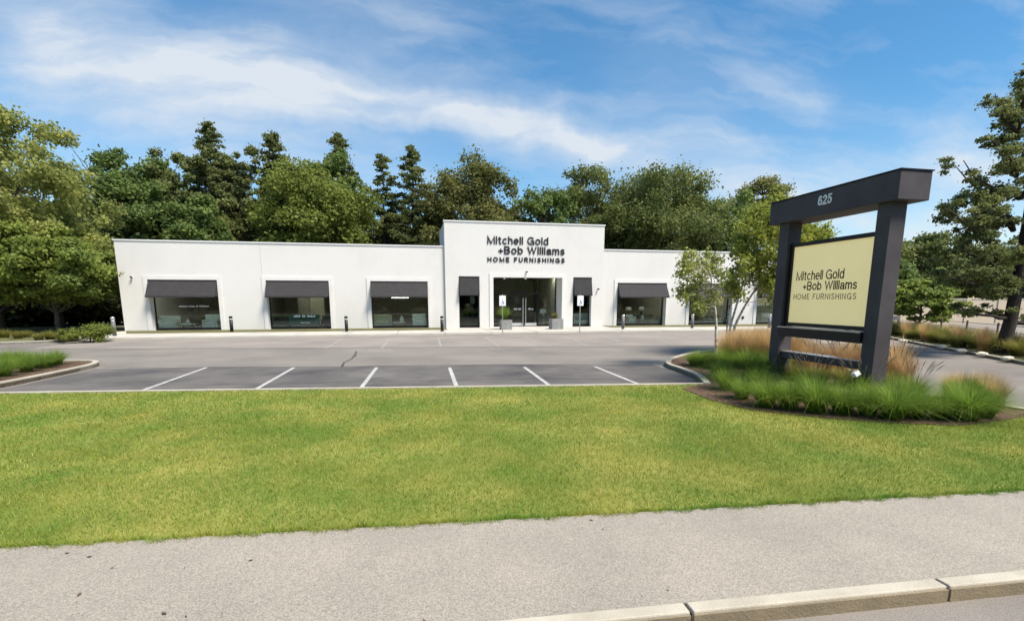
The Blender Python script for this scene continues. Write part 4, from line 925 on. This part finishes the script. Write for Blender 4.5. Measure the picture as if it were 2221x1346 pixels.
# grasses
def blades(rg, n, h, spread, lean, width, segs=4, r0=.16, hv=.35, droop=.5):
    """a tussock of arching ribbons"""
    an = rg.uniform(0, 2 * np.pi, n); rr = r0 * np.sqrt(rg.random(n)); bx = rr * np.cos(an); by = rr * np.sin(an)
    a2 = an + rg.normal(0, .5, n); L_ = h * (1 - hv * rg.random(n)); ln = np.abs(rg.normal(lean, lean * .5, n)); dx = np.cos(a2); dy = np.sin(a2); V = []
    for k in range(segs + 1):
        t = k / segs; out = ln * L_ * (t ** 1.6); z = L_ * (t - droop * ln * t ** 2.6); w = width * (1 - t * .9) * (.7 + .6 * rg.random(n)) if k == 0 else w0_ * (1 - t * .92)
        if k == 0: w0_ = w
        cx = bx + dx * out; cy = by + dy * out; V.append(np.stack([cx - dy * w, cy + dx * w, z], 1)); V.append(np.stack([cx + dy * w, cy - dx * w, z], 1))
    V = np.stack(V, 1); base = (np.arange(n) * 2 * (segs + 1))[:, None]; F = np.concatenate([base + np.array([[2 * k, 2 * k + 1, 2 * k + 3, 2 * k + 2]]) for k in range(segs)], 0)
    rnd = np.repeat(np.clip(rg.normal(.45, .22, n), 0, 1), 2 * (segs + 1)) + np.tile(np.repeat(np.linspace(-.1, .22, segs + 1), 2), n)
    return V.reshape(-1, 3), F, np.clip(rnd, 0, 1)
def tussock(kind, seed):
    rg = np.random.default_rng(seed)
    if kind == 'green': V, F, q = blades(rg, 1150, .98, .3, .72, .0048, 5, .16); return npmesh('grass_blades', V, F, q)
    if kind == 'low': V, F, q = blades(rg, 800, .58, .3, .6, .006, 4, .17); return npmesh('grass_blades', V, F, q)
    if kind == 'tan': V, F, q = blades(rg, 950, 1.55, .2, .26, .0055, 4, .24, droop=.3); return npmesh('grass_blades', V, F, q)
def plumes(seed, h, n, spread):
    rg = random.Random(seed); m = MB()
    for _ in range(n):
        a = rg.uniform(0, 6.28); l = spread * rg.uniform(.3, 1); z = h * rg.uniform(.8, 1.1); b = Vector((math.cos(a) * l, math.sin(a) * l, z)); m.tube([(b.x * .2, b.y * .2, .2), (b.x * .6, b.y * .6, z * .65), b], [.002, .002, .0015], 3, False)
        m.tube([b, b + Vector((b.x * .15, b.y * .15, .08)), b + Vector((b.x * .35, b.y * .35, .17))], [.004, .010, .002], 5, False)
    return m
TM = {k: [tussock(k, s) for s in (1, 2, 3)] for k in ('green', 'low', 'tan')}
for k, mt in (('green', 'grass_green'), ('low', 'grass_dull'), ('tan', 'grass_tan')):
    for me in TM[k]: me.materials.append(MAT[mt])
pl_me = []
for sd_ in (1, 2):
    o = plumes(sd_, .95, 26, .5).build('seed_heads', 'grass_plume'); pl_me.append(o.data); bpy.data.objects.remove(o)
rgg = random.Random(77)
def grass(kind, x, y, sc, label, name, group, plume=False, z=HW, scz=None):
    t = thing(name, label, 'grass', (x, y, z), rgg.uniform(0, 6.28), group); t.scale = (sc, sc, scz or sc); o = bpy.data.objects.new('grass_blades', rgg.choice(TM[kind])); C.objects.link(o); o.parent = t
    if plume: o = bpy.data.objects.new('seed_heads', rgg.choice(pl_me)); C.objects.link(o); o.parent = t
    return t
ordn = ['leftmost', 'second', 'third', 'fourth', 'fifth', 'sixth', 'seventh', 'eighth', 'ninth', 'tenth', 'eleventh', 'twelfth', 'thirteenth', 'fourteenth', 'fifteenth', 'sixteenth', 'seventeenth', 'eighteenth', 'nineteenth', 'twentieth'] + ['twenty-' + q for q in ('first', 'second', 'third', 'fourth', 'fifth', 'sixth', 'seventh', 'eighth', 'ninth')]
# front row along the lawn edge (places on the bed from the photograph's base points)
front = [(1575, 845, .85), (1608, 865, .9), (1660, 882, .95), (1710, 886, .9), (1768, 893, 1.), (1825, 897, .95), (1880, 900, 1.), (1935, 908, 1.05), (1985, 905, .95), (2040, 908, 1.), (2095, 910, 1.05), (2135, 905, .95)]
for i, (px, py, s_) in enumerate(front):
    p = G(px, py, HW); grass('green', p.x, p.y, s_ * rgg.choice((.74, .84, .9)), ('green fountain grass tussock at the lawn edge, %s from the left in the front row' % ordn[i]) if i else 'green fountain grass tussock at the lawn edge, leftmost of the front row', 'grass_tussock', 'fountain grass along the lawn edge')
second = [(1560, 822, .9), (1600, 835, .9), (1645, 845, .95), (1700, 852, 1), (1752, 858, 1), (1810, 862, .95), (1868, 868, 1), (1920, 870, 1), (1975, 872, .95), (2030, 878, .95), (2085, 880, 1), (2128, 882, .9)]
second = second[::2] + [second[-1]]
for i, (px, py, s_) in enumerate(second):
    p = G(px, py, HW); grass('green', p.x, p.y, s_ * .85, 'green grass tussock just behind the front row, %s from the left' % ordn[i] if i else 'green grass tussock just behind the front row, leftmost', 'grass_tussock', 'fountain grass behind the front row', plume=i in (2, 3, 4))
third = [(1575, 800, .9, 'green'), (1625, 812, .95, 'green'), (1672, 820, .9, 'green'), (1722, 825, .9, 'low'), (1775, 832, .95, 'low'), (1830, 838, .95, 'low'), (1885, 842, .9, 'low'), (1938, 845, .95, 'low')]
for i, (px, py, s_, k) in enumerate(third):
    p = G(px, py, HW); grass(k, p.x, p.y, s_ * 1.12, 'grass tussock in the third row before the sign posts, %s from the left' % ordn[i] if i else 'grass tussock in the third row before the sign posts, leftmost', 'grass_tussock', 'grass before the sign posts', plume=i in (4, 5, 7))
for i, (px, py, s_) in enumerate([(1503, 792, .62), (1522, 795, .75), (1540, 797, .7)]):
    p = G(px, py, HW); grass('green', p.x, p.y, s_, ('low green tussock at the tip of the island, left one', 'low green tussock at the tip of the island, middle one', 'low green tussock at the foot of the thin birch')[i], 'grass_tussock', 'grass at the tip of the island')
tan = [(1575, 792, .72), (1600, 796, .78), (1628, 799, .8), (1655, 802, .82), (1682, 806, .85), (1640, 790, .8), (1668, 793, .8), (1700, 808, .82), (1728, 808, .7), (1752, 812, .62), (1715, 798, .7), (1745, 800, .62), (1775, 806, .55), (1800, 806, .55), (1825, 806, .55), (1850, 800, .6), (1945, 812, .6), (1960, 835, .5), (1935, 830, .6), (1590, 784, .75), (1615, 786, .8), (1650, 780, .75), (1690, 785, .7), (1730, 790, .55), (2090, 872, .42), (2130, 876, .45), (2155, 888, .42), (2060, 866, .38)]
for i, (px, py, s_) in enumerate(tan):
    p = G(px, py, HW); grass('tan', p.x, p.y, s_ * 1.12, 'tan feather grass by the sign posts, ' + (ordn[i] + ' from the thin birch' if i else 'nearest the thin birch'), 'grass_clump', 'tan feather grass around the sign posts')
# left island
isl_g = [(-10.9, 15.2), (-11.0, 16.1), (-11.05, 17.0), (-11.1, 17.9), (-11.3, 18.7), (-11.9, 15.7), (-12.0, 16.7), (-12.1, 17.7), (-12.2, 18.6), (-13.0, 16.2), (-13.0, 17.4), (-13.2, 18.5), (-14.2, 17.0), (-14.4, 18.3), (-15.6, 17.8)]
isl_g = [(x - .2, y) for x, y in isl_g + [(-11.5, 15.0), (-12.4, 15.3), (-13.6, 15.6), (-11.6, 18.2), (-12.8, 19.0)]]
for i, (x, y) in enumerate(isl_g):
    grass('green', x, y, .72, 'dark green tussock on the left island, ' + (ordn[i] + ' counting from its near kerb' if i else 'nearest its near kerb'), 'grass_tussock', 'tussocks on the left island')
# left far bed low grass and bush
for i, (px, py, k, s_) in enumerate([(85, 738, 'low', .9), (110, 736, 'low', 1.1), (135, 738, 'low', 1.), (160, 736, 'low', 1.1), (40, 734, 'low', 1.0), (10, 732, 'low', 1.1), (60, 731, 'low', .9)]):
    p = G(px, py, HW); grass(k, p.x, p.y, s_, 'low yellowish plant on the bed under the maple, ' + ('leftmost' if i == 5 else 'number %d from the maple trunk' % (i + 1)), 'bed_plant', 'low plants under the maple', z=HW)
p = G(196, 738, HW)
s = broadleaf(91, .82, .02, 1.15, 9000, .065, 'leaf_yellowgreen', trunk=.04, clumps=40); plant_tree(s, (p.x, p.y, HW), 'low yellow-green bush at the end of the bed near the corner bollard', 'bush', 'bush')
# right verge grasses
verge = []
for i in range(34):
    t_ = i / 33.; k = t_ * (len(vk) - 1); a = vk[int(k)].lerp(vk[min(int(k) + 1, len(vk) - 1)], k % 1); verge.append((a.x + rgg.uniform(.55, 1.15) + .2, a.y - .2))
for i, (x, y) in enumerate(verge):
    if not (8 < y < 30): continue
    grass('tan' if i % 3 == 1 else 'low', x, y, rgg.uniform(.62, .8) if i % 3 == 1 else rgg.uniform(1.2, 1.6), 'tan and green grass tuft along the verge kerb', 'grass_tuft', 'grass tufts along the verge kerb')
    if 1: grass('tan' if i % 4 == 1 else 'low', x + .9, y - .4, .65 if i % 4 == 1 else 1.75, 'tan and green grass tuft along the verge kerb', 'grass_tuft', 'grass tufts along the verge kerb')
# pale stones on the verge kerb
for i, (px, py) in enumerate(((1958, 741), (2043, 754), (2084, 763), (2130, 770), (2184, 780))):
    p = G(px, py, HW); bm = bmesh.new(); bmesh.ops.create_icosphere(bm, subdivisions=2, radius=.17)
    rn = random.Random(i)
    for v in bm.verts: v.co = Vector((v.co.x * 1.3, v.co.y, v.co.z * .55)) * rn.uniform(.85, 1.12)
    me = bpy.data.meshes.new('stone'); bm.to_mesh(me); bm.free(); o = link('stone', me, 'stone_white', None, (p.x, p.y, HW + .05)); tag(o, 'pale stone on the verge kerb, %s' % ('nearest the sign' if i == 0 else ordn[i] + ' counting away from the sign'), 'stone', 'pale stones on the verge kerb')
# wire fence along the verge
fence = thing('wire_fence', 'low post and wire fence behind the grass verge at right', 'fence', (0, 0, 0)); fp = []
for i, (x, y) in enumerate(((20.3, 7.0), (21.6, 9.4), (22.9, 11.6), (24.2, 13.9), (25.5, 16.2), (26.8, 18.4), (28.1, 20.7), (29.4, 23.0), (30.7, 25.3))):
    MB().tube([(x, y, -.05), (x, y, 1.15)], .045, 8).build('post', 'wood_post', fence); fp.append((x, y))
for z in (.75, 1.05): MB().tube([(x, y, z) for x, y in fp], .013, 5).build('wire', 'wire', fence)
# neighbour's wall
a, b = Vector((45.5, 39.5, 0)), Vector((66., 36.5, 0)); nb = thing('boundary_wall', 'long beige panelled wall beyond the verge behind the big pine', 'wall', (a.x, a.y, 0)); d = b - a; ang = math.atan2(d.y, d.x); nb.rotation_euler = (0, 0, ang); Ln = d.length
MB().box(0, Ln, 0, .3, -.1, 2.25).build('wall', 'neighbour_wall', nb); MB().box(-.03, Ln + .03, -.04, .34, 2.251, 2.33).build('coping', 'concrete', nb)
for k in range(int(Ln / 3.2) + 1): MB().box(k * 3.2, k * 3.2 + .45, -.08, -.002, -.1, 2.24).build('pilaster', 'neighbour_wall', nb)
# planters at the entrance
def planter(px, py, w, label, kind):
    p = G(px, py, ZF); t = thing('planter', label, 'planter', (p.x, p.y, ZF)); h = .78 * w / .9
    MB().box(-w / 2, w / 2, -w / 2, w / 2, 0, h, .02).build('box', 'planter_grey', t); MB().box(-w / 2 + .05, w / 2 - .05, -w / 2 + .05, w / 2 - .05, h + .001, h + .01).build('soil', 'mulch', t)
    o = bpy.data.objects.new('foliage', TM['green' if kind else 'low'][0]); C.objects.link(o); o.parent = t; o.location = (-.1, 0, h); o.scale = (.9, .9, 1.3) if kind else (.7, .7, 1.)
planter(1097, 714, .78, 'grey box planter with tall arching grass left of the doors', 1)
planter(1206, 713, .86, 'grey box planter with short dark plants right of the doors', 0)

# ------------------------------------------------------------ the lawn's blades (uncountable)
def inpoly(x, y, poly):
    c = np.zeros(len(x), bool); n = len(poly)
    for i in range(n):
        x1_, y1_2 = poly[i]; x2_, y2_ = poly[(i + 1) % n]
        cond = ((y1_2 > y) != (y2_ > y)); xi = (x2_ - x1_) * (y - y1_2) / (y2_ - y1_2 + 1e-12) + x1_; c ^= cond & (x < xi)
    return c
rg = np.random.default_rng(4); X = []; Y_ = []; Wd = []
for (xa, xb, ya, yb, dens, wdt) in ((-6.5, 15, 3.6, 6.5, 2600, .0030), (-8.5, 15, 6.5, 9.5, 1500, .0042), (-12.5, 13, 9.5, 16.5, 850, .006)):
    n = int((xb - xa) * (yb - ya) * dens); x = rg.uniform(xa, xb, n); y = rg.uniform(ya, yb, n); k = inpoly(x, y, lawn_poly); X.append(x[k]); Y_.append(y[k]); Wd.append(np.full(k.sum(), wdt))
# ragged fringe spilling over the pavement edge
n = 26000; x = rg.uniform(-7, 14, n); y = np.array(WE(0).y) + wd_.y * x + rg.normal(.0, .028, n) + .02 * np.sin(x * 9) + .02 * np.sin(x * 23 + 1); X.append(x); Y_.append(y); Wd.append(np.full(n, .0032))
X = np.concatenate(X); Y_ = np.concatenate(Y_); Wd = np.concatenate(Wd); n = len(X); h = rg.uniform(.025, .052, n); an = rg.uniform(0, 6.28, n); lx = rg.normal(0, .028, n); ly = rg.normal(0, .028, n)
V = np.stack([np.stack([X - np.cos(an) * Wd, Y_ - np.sin(an) * Wd, np.full(n, HW - .015)], 1), np.stack([X + np.cos(an) * Wd, Y_ + np.sin(an) * Wd, np.full(n, HW - .015)], 1), np.stack([X + lx, Y_ + ly, HW - .01 + h], 1)], 1).reshape(-1, 3)
me = npmesh('lawn_grass', V, np.arange(n * 3).reshape(n, 3), np.repeat(np.clip(rg.normal(.42, .30, n) + .16 * np.sin(X * 2.1 + 3 * np.sin(Y_ * .9)) * np.sin(Y_ * 2.7 + 2 * np.sin(X * .7)), 0, 1), 3)); tag(link('lawn_grass', me, 'lawn_blade'), 'mown green lawn between the pavement and the car park', 'grass', kind='stuff')
print('blades', n)
# mulch chips and fallen leaves along the bed edge
n = 9000; x = rg.uniform(6.2, 12, n); y = rg.uniform(6.3, 15.5, n); k = inpoly(x, y, bedp); x = x[k]; y = y[k]; n = len(x); an = rg.uniform(0, 6.28, n); s_ = rg.uniform(.012, .03, n)
V = np.stack([np.stack([x + np.cos(an + j * 1.57) * s_ * (1 if j % 2 else .4), y + np.sin(an + j * 1.57) * s_ * (1 if j % 2 else .4), HW + .012 + rg.uniform(0, .02, n)], 1) for j in range(4)], 1).reshape(-1, 3)
me = npmesh('mulch_chips', V, np.arange(n * 4).reshape(n, 4)); tag(link('mulch_chips', me, 'mulch'), 'brown bark chips strewn over the sign bed', 'mulch', kind='stuff')

# dead leaves and grit on the pavement
n = 170; x = rg.uniform(-5, 9, n); y = np.array([KB(q).y for q in x]) + rg.uniform(.05, 1.6, n); n = len(x); an = rg.uniform(0, 6.28, n); s_ = np.where(rg.random(n) < .12, rg.uniform(.014, .028, n), rg.uniform(.003, .009, n))
k = np.array([y[i] < WE(x[i]).y for i in range(n)]); x = x[k]; y = y[k]; an = an[k]; s_ = s_[k]; n = len(x)
V = np.stack([np.stack([x + np.cos(an + j * 1.57) * s_ * (1 if j % 2 else .45), y + np.sin(an + j * 1.57) * s_ * (1 if j % 2 else .45), HW + .006 + rg.uniform(0, .006, n)], 1) for j in range(4)], 1).reshape(-1, 3)
me = npmesh('fallen_leaves', V, np.arange(n * 4).reshape(n, 4)); tag(link('fallen_leaves', me, 'mulch'), 'small dead leaves and grit scattered on the pavement', 'leaves', kind='stuff')

# ------------------------------------------------------------ trees across the street (they show in the panes)
refl = broadleaf(95, 12.5, .2, 5.6, 12000, .5, 'leaf_oak', clumps=80, trunk=.28)
r0 = plant_tree(refl, (-30, -24, 0), 'street tree across the road, mirrored in the store windows', group='trees across the road')
for i in range(14):  # hedge added to hide the bright ground mirrored in the panes
    c = copy_tree(p0); c.location = (-46 + i * 7.5, -15.5 - (i % 2), 0); c.rotation_euler = (0, 0, i * 1.1); c.scale = (1, 1, 1.1); c['label'] = 'unseen hedge bush across the road, added to darken the store window reflections'; c['group'] = 'added hedge across the road'
for i, X_ in enumerate((-21, -12, -3, 6, 15, 24, 33, 42)):
    c = copy_tree(r0); c.location = (X_, -24 - (i % 3) * 2.5, 0); c.rotation_euler = (0, 0, i * 1.7); c.scale = (1 + .1 * (i % 2),) * 3
